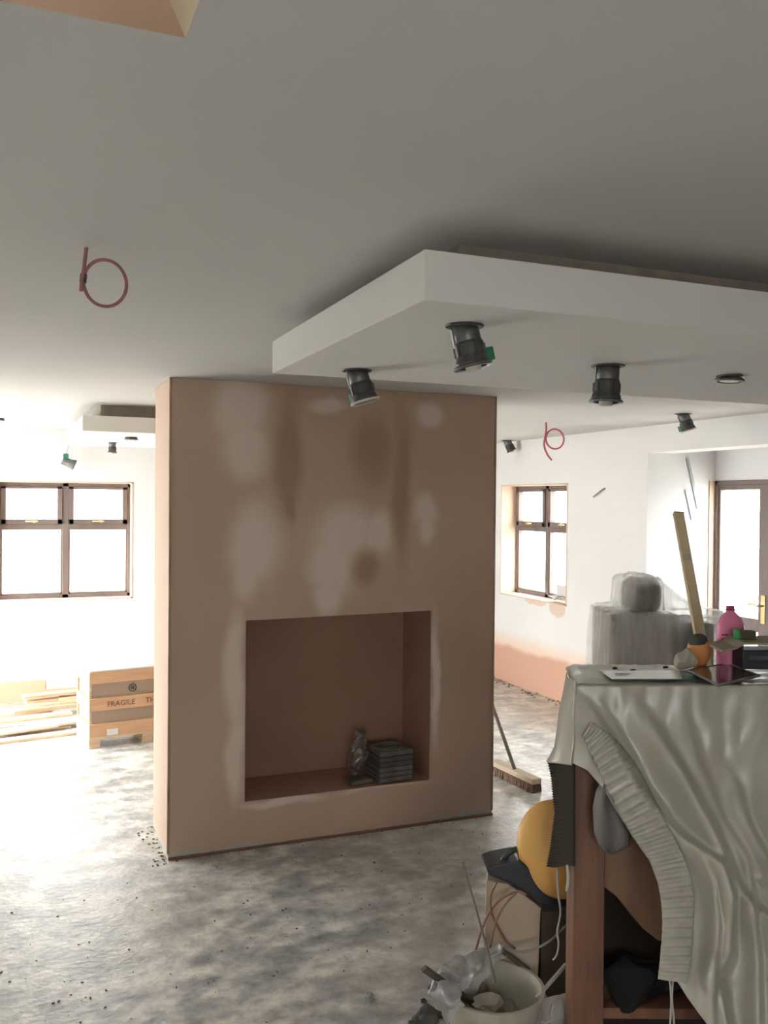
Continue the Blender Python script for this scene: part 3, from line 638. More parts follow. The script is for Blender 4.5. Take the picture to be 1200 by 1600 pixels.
for i in range(nu+1):
    row = []
    for j in range(nv+1):
        a = -.36+1.10*i/nu; b = -.22+.85*j/nv; z = 0
        for (a0_, a1_, b0_, b1_, h, px) in tops:
            c = local_s(px, D0); dx = max(a0_+c-a, a-a1_-c, 0); dy = max(b0_-b, b-b1_, 0); dd_ = math.hypot(dx, dy)
            h -= .04*min(1, abs(a-c)/.105)**3 if px == 1010 else .015*min(1, abs(a-c)/.17)**4
            z = max(z, h*(1-sm(.0, .02+.05*(.5+.5*nz3(a*5, b*5)), dd_)))
        cr_ = (a-local_s(1040, D0))/(local_s(1152, D0)-local_s(1040, D0))
        if 0 <= cr_ <= 1: z = max(z, (HA+HB+.01)*(1-cr_)+(HA-.0)*cr_-.05*math.sin(cr_*PI) if .12 < b < .36 else 0)
        wr = .012*nz3(a*16, b*16)+.006*nz3(a*40, b*40)
        row.append(bm.verts.new(Vector((a+.014*nz3(z*5, a*18+b*12, 2), b+.014*nz3(z*5, a*18+b*12, 7), max(z+wr*(z > .3), .004+.01*abs(nz3(a*8, b*8)))))))
    g.append(row)
for i in range(nu):
    for j in range(nv): bm.faces.new((g[i][j], g[i+1][j], g[i+1][j+1], g[i][j+1]))
o = obj('polythene_sheet', bm, POLY, smooth=True); o.location = (qs.x, qs.y, 0); o.rotation_euler = (0, 0, -YAW); tag(o, 'milky clear plastic dust sheet draped over the machines behind the table', 'plastic sheet')

# ------------------------------------------------------------------ tall bench under the curtain
TZ = 1.27; DF, DB = 2.62, 2.90; SL = .555
DW = mat('reddish_brown_wood', (.24, .11, .06), (.13, .06, .038), 5, .5, stretch=(3, 3, .35), bump=.15, detail=8)
DW2 = mat('mid_brown_wood', (.27, .15, .085), (.2, .11, .065), 5, .55, stretch=(3, 3, .5), bump=.1)
bench = thing('timber_bench', 'tall reddish-brown wooden post frame standing under the grey curtain', 'bench', LW(SL, DF, 0), -YAW)
obj('post', box((.006, 0, 0), (.098, .1, TZ-.035)), DW, bench, bevel=.004)
obj('post', box((.06, .2, 0), (.13, .27, TZ-.035)), DW, bench, bevel=.004)
obj('post', box((.95, 0, 0), (1.05, .1, TZ-.035)), DW, bench, bevel=.004)
obj('post', box((.95, .2, 0), (1.05, .27, TZ-.035)), DW, bench, bevel=.004)
obj('bench_top', prism([Vector(v) for v in ((.004, -.02, TZ-.035), (1.1, -.02, TZ-.035), (1.1, .285, TZ-.035), (.05, .285, TZ-.035))], .027), DW, bench, bevel=.004)
obj('rail', box((.098, .02, TZ-.20), (.95, .06, TZ-.036)), DW, bench)
# curved brace
bm = BM(); pts = [(.1, .92), (.30, .92), (.30, .50), (.265, .505), (.22, .54), (.18, .585), (.14, .635), (.1, .665)]
fa = [bm.verts.new(Vector((x, .03, z))) for x, z in pts]; fb = [bm.verts.new(Vector((x, .06, z))) for x, z in pts]
bm.faces.new(fa); bm.faces.new(fb[::-1])
for i in range(len(pts)): j = (i+1) % len(pts); bm.faces.new((fa[i], fb[i], fb[j], fa[j]))
obj('curved_bracket', bm, DW2, bench, bevel=.004)
obj('low_shelf', box((.098, .02, .28), (.95, .25, .31)), DW, bench)
obj('back_board', box((.07, .235, .05), (.95, .255, TZ-.036)), mat('very_dark_board', (.03, .022, .018), None, 6, .8), bench)

# ------------------------------------------------------------------ the curtain thrown over the bench
FAB = mat('grey_green_curtain_satin', (.44, .42, .345), (.40, .38, .31), 3, .35, sheen=.1, spec=.8, bump=.06, bscale=60)
FABB = mat('curtain_lining', (.04, .032, .025), (.032, .026, .02), 3, .9, spec=.1, bump=.1, bscale=80)
TAPE = mat('pleat_tape', (.46, .44, .37), (.39, .37, .31), 30, .8, bump=.2)
cur = thing('draped_curtain', 'grey-green satin curtain with pleated heading tape thrown over the tall bench', 'curtain', LW(SL, DF, TZ), -YAW)
def interp(tab, y):
    if y <= tab[0][0]: return tab[0][1]
    for (a, b), (c, d) in zip(tab, tab[1:]):
        if y <= c: return b+(d-b)*(y-a)/(c-a)
    return tab[-1][1]
XLt = [(1066, 901), (1090, 899), (1130, 897), (1193, 896), (1203, 918), (1235, 944), (1275, 968), (1310, 990), (1345, 1015), (1390, 1032), (1440, 1040), (1530, 1056), (1560, 1075), (1600, 1105), (1700, 1150)]
ridges = [([(985, 1085), (1030, 1150), (1060, 1200), (1110, 1290), (1160, 1400), (1205, 1440)], .030, 15),
          ([(905, 1085), (950, 1150), (1000, 1240), (1065, 1310), (1128, 1352), (1143, 1400), (1140, 1490), (1122, 1525), (1135, 1600), (1150, 1700)], .034, 14),
          ([(1130, 1190), (1150, 1230), (1168, 1290), (1205, 1360)], .02, 12),
          ([(1060, 1085), (1085, 1180), (1125, 1280), (1180, 1370)], .012, 16),
          ([(1160, 1310), (1175, 1400), (1184, 1500), (1186, 1600), (1190, 1700)], .022, 10),
          ([(1083, 1310), (1115, 1380), (1122, 1450), (1112, 1560), (1120, 1700)], .018, 9),
          ([(930, 1085), (975, 1160), (1010, 1230), (1040, 1270)], .014, 9),
          ([(1210, 1100), (1215, 1300), (1230, 1500), (1240, 1700)], .03, 16), ([(1310, 1090), (1325, 1300), (1320, 1500), (1335, 1700)], .025, 15), ([(1410, 1120), (1400, 1300), (1420, 1500), (1415, 1700)], .028, 15)]
def segdist(px, py, line):
    best = (1e9, 0)
    for (a, b), (c, d) in zip(line, line[1:]):
        vx, vy = c-a, d-b; t = max(0, min(1, ((px-a)*vx+(py-b)*vy)/(vx*vx+vy*vy))); dx, dy = px-a-vx*t, py-b-vy*t; q = math.hypot(dx, dy)
        if q < best[0]: best = (q, (vx*dy-vy*dx))
    return best[0]*(1 if best[1] > 0 else -1)
def wob(py): return 5*nz3(py*.022, 4.2)*sm(1066, 1130, py)*(1-sm(1180, 1230, py))
def front(px, py):
    t = (py-1066)/634.; d = DF-.04-.30*sm(0, 1, t)
    for line, A, w_ in ridges:
        y0_ = line[0][1]; q = segdist(px, py, line); k = (sm(y0_-20, y0_+120, py)) if y0_ > 1080 else sm(1070, 1200, py)*.85+.15
        ww = w_*(.55 if q < 0 else 2.0); d -= 1.5*A*k*1.25*math.exp(-(q/ww)**2)
    d += .006*nz3(px*.02, py*.02)+.004*nz3(px*.05, py*.012, 3)
    return d
nu, nv = 190, 170; bm = BM(); g = []
for j in range(nv+1):
    py = 1066+634*j/nv; xl = interp(XLt, py)+wob(py); row = []
    for i in range(nu+1):
        px = xl+(1500-xl)*i/nu; d = front(px, py)
        q = PD(px, py, d)
        if j == 0: q.z = TZ+.001
        row.append(bm.verts.new(q))
    g.append(row)
for j in range(nv):
    for i in range(nu): bm.faces.new((g[j][i], g[j][i+1], g[j+1][i+1], g[j+1][i]))
o = obj('front_fall', bm, FAB, cur, world=True, smooth=True)
so = o.modifiers.new('thickness', 'SOLIDIFY'); so.thickness = .003; so.offset = 0
# top of the curtain, following the bench top, rounded down into both falls
bm = BM(); g = []; nu, nv = 90, 26
s_f = (PD(899, 1066, DF-.045)-O).dot(r0)-.004; s_b = (PD(885, 1046, DB)-O).dot(r0)
for i in range(nu+1):
    row = []
    for j in range(nv+1):
        s_l = s_f+(s_b-s_f)*j/nv; s = s_l+1.12*i/nu; d = DF-.045+(.33)*j/nv; z = TZ+.004+.003*nz3(s*14, d*20)+.003*nz3(s*40, d*9)
        e = 1-sm(0, .03, s-s_l); z -= .012*e; z -= .006*(1-sm(0, .03, d-DF+.045))
        row.append(bm.verts.new(LW(s, d, z)))
    g.append(row)
for i in range(nu):
    for j in range(nv): bm.faces.new((g[i][j], g[i+1][j], g[i+1][j+1], g[i][j+1]))
o = obj('top_spread', bm, FAB, cur, world=True, smooth=True); so = o.modifiers.new('thickness', 'SOLIDIFY'); so.thickness = .003; so.offset = 0
# left end: falls over the side, hem with flared corner
Lsil = [(1052, 886), (1075, 881), (1110, 873), (1140, 869), (1165, 866), (1180, 859), (1193, 852)]
bm = BM(); g = []
for j in range(41):
    t = j/40; row = []
    for i in range(25):
        u = i/24                                                     # 0 = back/left silhouette, 1 = front corner
        pyb = 1050+(1190-1050)*t; pyf = 1064+(1196-1064)*t; bul = 7*math.sin(u*PI)
        py = pyb+(pyf-pyb)*u; px = interp(Lsil, pyb)*(1-u)+interp([(1064, 900), (1130, 896), (1196, 896)], pyf)*u-bul+wob(pyf)*u*u+2.5*math.sin(u*7+t*3)*t
        d = (DB-.02)*(1-u)+(DF-.045)*u+.012*math.sin(u*9+t*2)*t
        row.append(bm.verts.new(PD(px, py, d)))
    g.append(row)
for j in range(40):
    for i in range(24): bm.faces.new((g[j][i], g[j+1][i], g[j+1][i+1], g[j][i+1]))
o = obj('side_fall', bm, FAB, cur, world=True, smooth=True); so = o.modifiers.new('thickness', 'SOLIDIFY'); so.thickness = .003; so.offset = 0
# turned-back flap of lining with scalloped edge
bm = BM(); g = []
for j in range(161):
    t = j/160; py = 1186+(1354-1186)*t; xl = interp([(1186, 855), (1215, 861), (1270, 866), (1320, 860), (1354, 854)], py)+1.1*math.sin(j*PI/1.9); row = []
    for i in range(13):
        u = i/12; d = (DB-.05)*(1-u)+(DF-.02)*u+.006*math.sin(u*6+t)
        row.append(bm.verts.new(PD(xl+(897-xl)*u, py+1.5*math.sin(u*6), d)))
    g.append(row)
for j in range(160):
    for i in range(12): bm.faces.new((g[j][i], g[j+1][i], g[j+1][i+1], g[j][i+1]))
o = obj('lining_flap', bm, FABB, cur, world=True, smooth=True); o['label'] = 'dark brown-grey lining with scalloped edge'; so = o.modifiers.new('thickness', 'SOLIDIFY'); so.thickness = .003
# pleated heading tape
tl = spline([Vector((912, 1150, 0)), Vector((924, 1180, 0)), Vector((942, 1217, 0)), Vector((966, 1268, 0)), Vector((990, 1308, 0)), Vector((1016, 1345, 0)), Vector((1030, 1390, 0)), Vector((1035, 1440, 0)), Vector((1032, 1490, 0)), Vector((1028, 1530, 0))], 30)
tr_ = spline([Vector((926, 1128, 0)), Vector((958, 1152, 0)), Vector((992, 1192, 0)), Vector((1018, 1240, 0)), Vector((1043, 1290, 0)), Vector((1066, 1335, 0)), Vector((1083, 1385, 0)), Vector((1084, 1440, 0)), Vector((1080, 1490, 0)), Vector((1074, 1535, 0))], 30)
bm = BM(); g = []; n_ = len(tl)
for k in range(n_):
    row = []; ph = k*PI*2/9.0
    for i in range(13):
        u = i/12; a = tl[k]*(1-u)+tr_[k]*u
        d = front(max(a.x, interp(XLt, a.y)+3), a.y)-.012-.010*max(0, math.sin(ph+u*.8))*(1-.35*sm(.55, .9, k/n_))-.010*math.sin(u*PI)
        row.append(bm.verts.new(PD(a.x, a.y, d)))
    g.append(row)
for k in range(n_-1):
    for i in range(12): bm.faces.new((g[k][i], g[k+1][i], g[k+1][i+1], g[k][i+1]))
o = obj('heading_tape', bm, TAPE, cur, world=True, smooth=True); o['label'] = 'gathered pencil-pleat heading tape'; so = o.modifiers.new('thickness', 'SOLIDIFY'); so.thickness = .004; so.offset = 0
# sagging pouch of cloth left of the tape
bm = BM(); g = []
for j in range(31):
    t = j/30; py = 1212+122*t; xl = interp([(1212, 944), (1235, 931), (1260, 926), (1300, 928), (1322, 936), (1334, 950)], py); xr = interp([(1212, 950), (1260, 965), (1300, 985), (1322, 984), (1334, 958)], py); row = []
    for i in range(17):
        u = i/16; d = DF-.065-.045*math.sin(u*PI)**.6*math.sin(min(1, t*1.05)*PI)**.5+.008*math.sin(u*9+t*4); row.append(bm.verts.new(PD(xl+(xr-xl)*u, py, d)))
    g.append(row)
for j in range(30):
    for i in range(16): bm.faces.new((g[j][i], g[j+1][i], g[j+1][i+1], g[j][i+1]))
o = obj('cloth_pouch', bm, mat('pouch_lining', (.17, .155, .145), (.15, .135, .125), 3, .7), cur, world=True, smooth=True); so = o.modifiers.new('thickness', 'SOLIDIFY'); so.thickness = .003
STRG = mat('off_white_string', (.5, .48, .43), None, 30, .9)
for xs in ((1046, 1049), (1052, 1050)):
    obj('tape_cord', add_tube(BM(), spline([PD(xs[0], 1528, DF-.2), PD(xs[1], 1560, DF-.2), PD(xs[0]+1, 1600, DF-.2), PD(xs[0]-2, 1640, DF-.2)], 6), .003, 6), STRG, cur, world=True)
obj('tape_cord', add_tube(BM(), spline([PD(886, 1352, DF-.03), PD(888, 1372, DF-.03), PD(885, 1392, DF-.03)], 6), .0045, 6), STRG, cur, world=True)

# ------------------------------------------------------------------ things on the bench
zt = TZ+.0105
def on(px, py, z=zt): return PA(px, py, 2, z)
GP = mat('pale_green_glass_edge', (.35, .55, .48), None, 5, .15); WB = mat('white_board_face', (.72, .73, .69), None, 8, .2, spec=.6)
# glass sheet: white-backed left half, clear right half
a, b, c, d = on(938, 1051), on(1062, 1050.5), on(1066, 1064), on(956, 1064)
gs = thing('glass_sheet', 'long pale glass sheet lying flat on the curtain at the front of the bench', 'glass sheet', (a+c)/2, -YAW)
e_, f_ = on(1140, 1050), on(1150, 1064)
obj('glass', prism([a, e_, f_, d], .005), clear('greenish_glass', (.7, .85, .8), .15, .03, .25, (.35, .42, .38)), gs, world=True)
up_ = Vector((0, 0, .0052)); o = obj('white_paper_face', prism([a+up_, b+up_, c+up_, d+up_], .0012), WB, gs, world=True); o['label'] = 'white face'
for (x0, x1, y) in ((960, 985, 1055.5), (962, 980, 1058)): obj('printed_line', prism([on(x0, y)+up_*1.3, on(x1, y)+up_*1.3, on(x1, y+1)+up_*1.3, on(x0, y+1)+up_*1.3], .0004), mat('grey_print', (.45, .45, .42)), gs, world=True)
# dark tablet in a clear frame
q4 = [on(1074, 1050, zt+.009), on(1135, 1040, zt+.009), on(1186, 1058, zt+.009), on(1122, 1073, zt+.009)]
tb = thing('picture_frame', 'dark glossy flat panel with a silver rim lying tilted across the glass sheet', 'frame', (q4[0]+q4[2])/2, -YAW)
obj('dark_panel', prism(q4, .006), mat('glossy_black_panel', (.05, .05, .055), None, 5, .12, spec=.7), tb, world=True)
obj('silver_rim', add_tube(BM(), [v+Vector((0, 0, .005)) for v in q4], .0035, 6, True), mat('silver_rim', (.35, .34, .34), None, 5, .3, .6), tb, world=True)
# pink bottle
q = on(1140, 1047); q = PD(1140, 1042, DB-.06); q.z = zt
dpt = DB-.06; k = dpt/F_PX
pb = thing('pink_bottle', 'tall bright pink plastic bottle standing on the bench in front of the glazed door', 'bottle', q, -YAW)
z_ = lambda py: (1043-py)*k
prof = [(.001, 0), (19*k, 0), (20.5*k, z_(1036)), (20.5*k, z_(990)), (21*k, z_(985)), (20*k, z_(972)), (16*k, z_(964)), (10*k, z_(958)), (7*k, z_(955)), (6.2*k, z_(952)), (.001, z_(952))]
PINK = mat('pink_plastic', (.82, .26, .43), (.76, .22, .39), 6, .35)
sc_ = Matrix.Scale(.75, 4, (0, 1, 0)); obj('bottle_body', add_lathe(BM(), prof, 36, sc_), PINK, pb, smooth=True)
obj('screw_cap', add_lathe(BM(), [(.001, z_(953)), (7*k, z_(953)), (7.4*k, z_(951)), (6.4*k, z_(950)), (6.6*k, z_(946)), (.001, z_(946))], 24, sc_), mat('deep_pink_cap', (.45, .06, .16)), pb, smooth=True)
lb = BM()
for y_ in (990, 997, 1003, 1012): add_box(lb, (-18*k, -14*k, z_(y_)), (4*k, -13*k, z_(y_-1.5)))
obj('label_print', lb, mat('dark_pink_print', (.2, .02, .08)), pb)
# orange tub with dark lid
def tubthing(px, base, d, nm, lab, cat):
    q = PD(px, base, d); return thing(nm, lab, cat, q, -YAW), d/F_PX
q0 = PD(1093, 1042, DB-.07); q0.z = zt; k = (DB-.07)/F_PX
ot = thing('orange_tub', 'round orange tub with a dark grey cap standing on the bench beside the wooden level', 'tub', q0, -YAW)
prof = [(.001, 0), (9*k, 0), (10*k, 8*k), (15*k, 16*k), (18.5*k, 24*k), (19*k, 32*k), (17*k, 42*k), (13*k, 48*k), (.001, 50*k)]
obj('orange_body', add_lathe(BM(), prof, 28), mat('orange_plastic', (.75, .33, .10), (.55, .22, .07), 4, .6), ot, smooth=True)
obj('cap', add_lathe(BM(), [(.001, 38*k), (15*k, 40*k), (15.5*k, 44*k), (13*k, 50*k), (7*k, 54*k), (.001, 55*k)], 28, Matrix.Translation((3*k, -3*k, 0))@Matrix.Rotation(-.15, 4, 'Y')), mat('dark_cap', (.06, .06, .055)), ot, smooth=True)
o = crumple(blob(on(1070, 1046).x, on(1070, 1046).y, zt+.006, .036, .03, .026, (0, 0)), 24, 16, .016, 30, 8, 'crumpled_rag', mat('beige_rag', (.5, .44, .36), None, 6, .9), on(1070, 1050)); tag(o, 'crumpled beige rag at the foot of the orange tub', 'rag')
# small dark bits
for (x, y, l, lab) in ((989, 1049.5, 9, 'small black screw bit lying behind the white-faced glass sheet'), (961, 1046.2, 7, 'tiny dark chip lying near the back left corner of the bench top'), (1040, 1044.8, 9, 'small black piece lying at the back edge of the bench below the wrapped machines')):
    q = on(x, y, zt); o = obj('small_bit', add_tube(BM(), [(-l*.001, 0, .004), (0, .001, .0045), (l*.001, .002, .004)], [.003, .004, .003], 8), SLOT, smooth=True); o.location = q; o.rotation_euler = (0, 0, -YAW+.3); tag(o, lab, 'tool bit')
# open khaki book over black case, green object
q = on(1200, 1062); q = PD(1205, 1060, 2.72); q.z = zt+.018
bc = thing('black_case', 'black case with grey lettering strip at the right end of the bench', 'case', q, -YAW)
k = 2.72/F_PX
obj('case_body', box((-44*k, 0, 0), (120*k, .085, 30*k)), mat('black_card', (.028, .028, .034), (.02, .02, .024), 6, .5), bc, bevel=.004)
lb = BM(); random.seed(3); x = -34
while x < 0:
    w_ = random.uniform(1.2, 2.4); add_box(lb, (x*k, -.0015, 15*k), ((x+w_)*k, -.0002, 21*k)); x += w_+.9
obj('lettering', lb, mat('grey_lettering', (.14, .14, .145)), bc)
ob = thing('khaki_folder', 'open khaki paper folder lying over the black case and pink bottle', 'folder', q+Vector((0, 0, 31*k)), -YAW)
bm = BM(); pr_ = [(-84, 1), (-62, 6), (-50, 13), (-10, 13), (30, 14), (60, 30)]
for s_ in (0, 1):
    pass
va = [[bm.verts.new(Vector((x*k, y_, (z+t_)*k+.001))) for x, z in pr_] for (y_, t_) in ((-.035, 0), (.08, 2), (.08, -3.0), (-.035, -3.2))]
for m_, n2 in ((0, 1), (1, 2), (2, 3), (3, 0)):
    for i in range(len(pr_)-1): bm.faces.new((va[m_][i], va[m_][i+1], va[n2][i+1], va[n2][i]))
bm.faces.new([va[i][0] for i in range(4)]); bm.faces.new([va[i][-1] for i in range(4)])
obj('cover', bm, mat('khaki_paper', (.34, .29, .2), None, 6, .7), ob)
q = ob.location+LW(-.07, .01, .026)-LW(0, 0, 0); 
gc = thing('green_clip_box', 'small olive block with a bright green side standing on the khaki folder', 'block', Vector((q.x, q.y, ob.location.z+.028)), -YAW)
gb_ = obj('olive_block', box((-.018, 0, 0), (.028, .03, .026)), mat('olive_block', (.09, .085, .04)), gc, bevel=.002)
o = obj('green_side', box((-.034, .002, .0), (-.017, .028, .030)), mat('bright_green', (.05, .35, .12)), gc, bevel=.006); o['label'] = 'bright green side'
# wooden level leaning behind the bench
lv = thing('spirit_level', 'long yellow wooden spirit level leaning upright behind the bench', 'spirit level', PD(1130, 1180, 3.6))
A, B = PD(1102, 1040, 3.45), PD(1060, 803, 3.9)
ax_ = (B-A).normalized(); A = A-ax_*((A.z-.02)/ax_.z) ; lv.location = (A.x, A.y, 0)
sd = ax_.cross(FW).normalized(); nm_ = ax_.cross(sd).normalized()
M_ = Matrix(((sd.x, nm_.x, ax_.x, A.x), (sd.y, nm_.y, ax_.y, A.y), (sd.z, nm_.z, ax_.z, A.z), (0, 0, 0, 1))); Ll = (B-A).length
obj('wooden_body', box((-.021, -.012, 0), (.021, .012, Ll), M_), mat('yellow_varnished_wood', (.85, .70, .46), (.78, .62, .40), 4, .5, stretch=(6, 6, .5)), lv, world=True, bevel=.003)
vz_ = Ll-.235; o = obj('vial_window', box((-.013, -.016, vz_-.015), (.013, .016, vz_+.015), M_), CREAM, lv, world=True, bevel=.003); o['label'] = 'pale vial window'
obj('end_plate', box((-.0215, -.0125, Ll-.002), (.0215, .0125, Ll+.003), M_), mat('end_plate_metal', (.3, .27, .2), None, 9, .4, .6), lv, world=True)

# ------------------------------------------------------------------ heap of things left of the bench, on the floor
FD = 3.05
# plaster-stained carton
q = PD(800, 1510, FD); k = FD/F_PX
bxo = thing('tall_carton', 'tall cream carton with a cut corner standing on the floor left of the bench post', 'box', (q.x, q.y, 0), -YAW)
htop = PD(757, 1368, FD).z-.014; x0, x1 = -42*k, 44*k
CRM = mat('cream_board', (.62, .51, .39), (.56, .45, .34), 4, .8)
bm = BM(); pr_ = [(x0-.012, 0), (x1-.012, 0), (x1, htop-48*k), (x0+88*k, htop-44*k), (x0+.075, htop-.012), (x0, htop)]
fa = [bm.verts.new(Vector((x, 0, z))) for x, z in pr_]; fb = [bm.verts.new(Vector((x+.02, .13, z-(.02 if z > .3 else 0)))) for x, z in pr_]
bm.faces.new(fa); bm.faces.new(fb[::-1])
for i in range(len(pr_)): j = (i+1) % len(pr_); bm.faces.new((fa[i], fb[i], fb[j], fa[j]))
obj('carton_body', bm, CRM, bxo, bevel=.004)
o = obj('dark_side', box((x1+.004, .01, 0), (x1+.13, .14, htop-.11)), mat('dark_brown_side', (.12, .09, .065), None, 5, .8), bxo); o['label'] = 'dark brown side panel'
# black tool tray with a loop handle lying across the carton
BLK = mat('blue_black_plastic', (.035, .04, .048), (.025, .028, .034), 8, .45)
q = PD(830, 1400, FD-.02)
tr = thing('black_tool_tray', 'blue-black plastic tray with a loop handle lying on the cream carton', 'tray', q, -YAW)
def ext(pxs, d0, d1, slope=0):
    bm = BM(); fa = [bm.verts.new(PD(x, y, d0)) for x, y in pxs]; fb = [bm.verts.new(PD(x, y, d0)+f0*(d1-d0)+Vector((0, 0, slope))) for x, y in pxs]
    bm.faces.new(fa); bm.faces.new(fb[::-1]); n = len(pxs)
    for i in range(n): bm.faces.new((fa[i], fb[i], fb[(i+1) % n], fa[(i+1) % n]))
    return bm
obj('tray_body', ext([(760, 1358), (775, 1352), (812, 1345), (840, 1365), (880, 1388), (900, 1395), (900, 1420), (850, 1413), (800, 1382), (764, 1368)], FD-.05, FD+.13, -.02), BLK, tr, world=True, bevel=.006)
obj('loop_handle', add_tube(BM(), spline([PD(782, 1354, FD), PD(788, 1340, FD), PD(799, 1330, FD), PD(812, 1326, FD), PD(822, 1328, FD+.02), PD(834, 1342, FD+.06)], 8), .0095, 10), BLK, tr, world=True, smooth=True)
# orange shell
q = PD(872, 1326, FD-.02)
os_ = thing('orange_shell', 'large rounded orange plastic shell propped on the black tray behind the bench post', 'plastic shell', q, -YAW)
kk = (FD-.02)/F_PX
M_ = Matrix.Rotation(math.radians(72), 4, 'X')@Matrix.Rotation(0, 4, 'Y')
prof = [(.001, .055), (.04, .052), (.085, .040), (.118, .020), (.133, 0), (.137, -.006), (.130, -.006), (.112, .014), (.08, .032), (.04, .043), (.001, .046)]
bm = add_lathe(BM(), prof, 48, Matrix.Rotation(math.radians(-12), 4, 'Y')@Matrix.Scale(1.18, 4, (0, 0, 1))@M_)
obj('shell', bm, mat('orange_yellow_plastic', (.88, .50, .15), (.82, .45, .13), 3, .4), os_, smooth=True)
# coiled brown pipe and hose loop
COP = mat('copper_pipe', (.32, .17, .10), (.24, .12, .07), 15, .5)
q = PD(770, 1500, FD-.1)
cc = thing('copper_coil', 'loose loops of brown copper-coloured cable in front of the cream carton', 'cable', (q.x, q.y, PD(770, 1480, FD-.1).z))
obj('cable_run', add_tube(BM(), spline([PD(x, y, FD-.06-.002*i) for i, (x, y) in enumerate([(742, 1490), (752, 1455), (765, 1425), (785, 1403), (810, 1393), (822, 1398)])], 8), .0042, 8), COP, cc, world=True, smooth=True)
obj('cable_run', add_tube(BM(), spline([PD(x, y, FD-.07) for x, y in [(776, 1378), (767, 1400), (768, 1425), (778, 1448), (792, 1472), (805, 1482)]], 8), .0042, 8), COP, cc, world=True, smooth=True)
obj('cable_run', add_tube(BM(), spline([PD(x, y, FD-.085) for x, y in [(806, 1396), (790, 1412), (775, 1440), (768, 1470), (762, 1500)]], 8), .0036, 8), COP, cc, world=True, smooth=True)
o = obj('grey_hose', add_tube(BM(), spline([PD(x, y, dd) for x, y, dd in [(785, 1478, FD-.1), (810, 1487, FD-.1), (835, 1483, FD-.1), (862, 1468, FD-.09), (880, 1450, FD-.05), (897, 1438, FD), (915, 1430, FD+.1)]], 8), .0042, 8), GREYC, at=PD(835, 1483, FD-.1), smooth=True); tag(o, 'thin grey hose curving from the cable loops to behind the bench post', 'hose')
o = obj('white_string', add_tube(BM(), spline([PD(x, y, FD-.22) for x, y in [(871, 1358), (872, 1395), (876, 1425), (871, 1455), (873, 1475), (870, 1492), (864, 1500)]], 8), .0035, 6), STRG, at=PD(871, 1392, FD-.22), smooth=True); tag(o, 'knotted white string hanging down beside the bench post', 'string')
o = obj('thin_rod', add_tube(BM(), [PD(723, 1347, FD+.05), PD(762, 1486, FD-.18), PD(775, 1535, FD-.26)], .004, 8), mat('grey_green_rod', (.2, .19, .15)), at=PD(762, 1486, FD-.18)); tag(o, 'thin straight grey rod sticking up out of the rubble bucket', 'rod')
# bucket
bd = 2.86; k = bd/F_PX; q = PD(770, 1540, bd)
bk_ = thing('rubble_bucket', 'large off-white plastic bucket full of rubble and plastic at the bottom edge of the photo', 'bucket', (q.x, q.y, 0), -YAW)
hz_ = q.z; ro_ = 77*k
BKT = mat('off_white_bucket', (.50, .47, .38), (.44, .41, .33), 5, .5)
prof = [(.001, 0), (ro_*.8, 0), (ro_*.97, hz_-.03), (ro_*1.03, hz_-.03), (ro_*1.05, hz_), (ro_*.98, hz_), (ro_*.95, hz_-.02), (ro_*.78, .02), (.001, .02)]
obj('bucket_body', add_lathe(BM(), prof, 48), BKT, bk_, smooth=False)
obj('wire_handle', add_tube(BM(), spline([(ro_*1.03, 0, hz_-.02), (ro_*1.12, -.06, hz_-.05), (ro_*.8, -ro_*.95, hz_-.09), (0, -ro_*1.2, hz_-.11), (-ro_*.8, -ro_*.95, hz_-.09), (-ro_*1.03, 0, hz_-.02)], 8), .004, 6), STEEL, bk_)
RB = mat('pale_rubble', (.4, .37, .3), (.25, .23, .19), 12, .9, bump=.4)
bm = BM(); g = []
for i in range(17):
    row = []
    for j in range(33):
        rr = ro_*.92*i/16; a = 2*PI*j/32; row.append(bm.verts.new(Vector((rr*math.cos(a), rr*math.sin(a), hz_-.13+.05*nz3(rr*20*math.cos(a), rr*20*math.sin(a))+.03*(1-i/16)))))
    g.append(row)
for i in range(16):
    for j in range(32): bm.faces.new((g[i][j], g[i+1][j], g[i+1][j+1], g[i][j+1]))
o = obj('rubble', bm, RB); o.location = (q.x, q.y, 0); o.rotation_euler = (0, 0, -YAW); tag(o, 'pale broken plaster rubble filling the off-white bucket', 'rubble', kind='stuff')
# broken plaster lumps
def lump(c, s, nm, lab, m, cat='plaster lump', grp=None):
    bm = BM(); bmesh.ops.create_icosphere(bm, subdivisions=2, radius=s)
    for v in bm.verts: v.co += v.co.normalized()*s*.5*nz3(v.co.x/s*1.3+c.x*9, v.co.y/s*1.3, v.co.z/s*1.3+c.y*7); v.co.z *= .7
    o = obj(nm, bm, m); o.location = c; tag(o, lab, cat, grp)
lump(PD(760, 1568, bd+.0), .045, 'plaster_lump', 'pale broken plaster lump on top of the rubble in the bucket', mat('pale_lump', (.52, .48, .38), None, 9, .9))
DK = mat('dark_rubble_piece', (.09, .085, .075), (.05, .05, .045), 12, .9)
FZ = .028
for (x, y, s, lab) in ((668, 1588, .045, 'dark rubble lump on the floor left of the bucket, the biggest one'), (690, 1578, .03, 'dark rubble lump on the floor touching the plastic bag'), (652, 1600, .03, 'dark rubble lump at the very bottom edge left of the bucket'), (676, 1542, .016, 'small dark rubble chip on the floor left of the plastic bag'), (662, 1562, .012, 'tiny dark rubble chip on the floor, between the chip above and the big lump'), (576, 1555, .02, 'single grey plaster lump alone on the open floor')):
    qq = PA(x, y+2, 2, s*.5); lump(qq, s, 'rubble_lump', lab, DK if x > 600 else mat('grey_lump', (.3, .29, .27)))
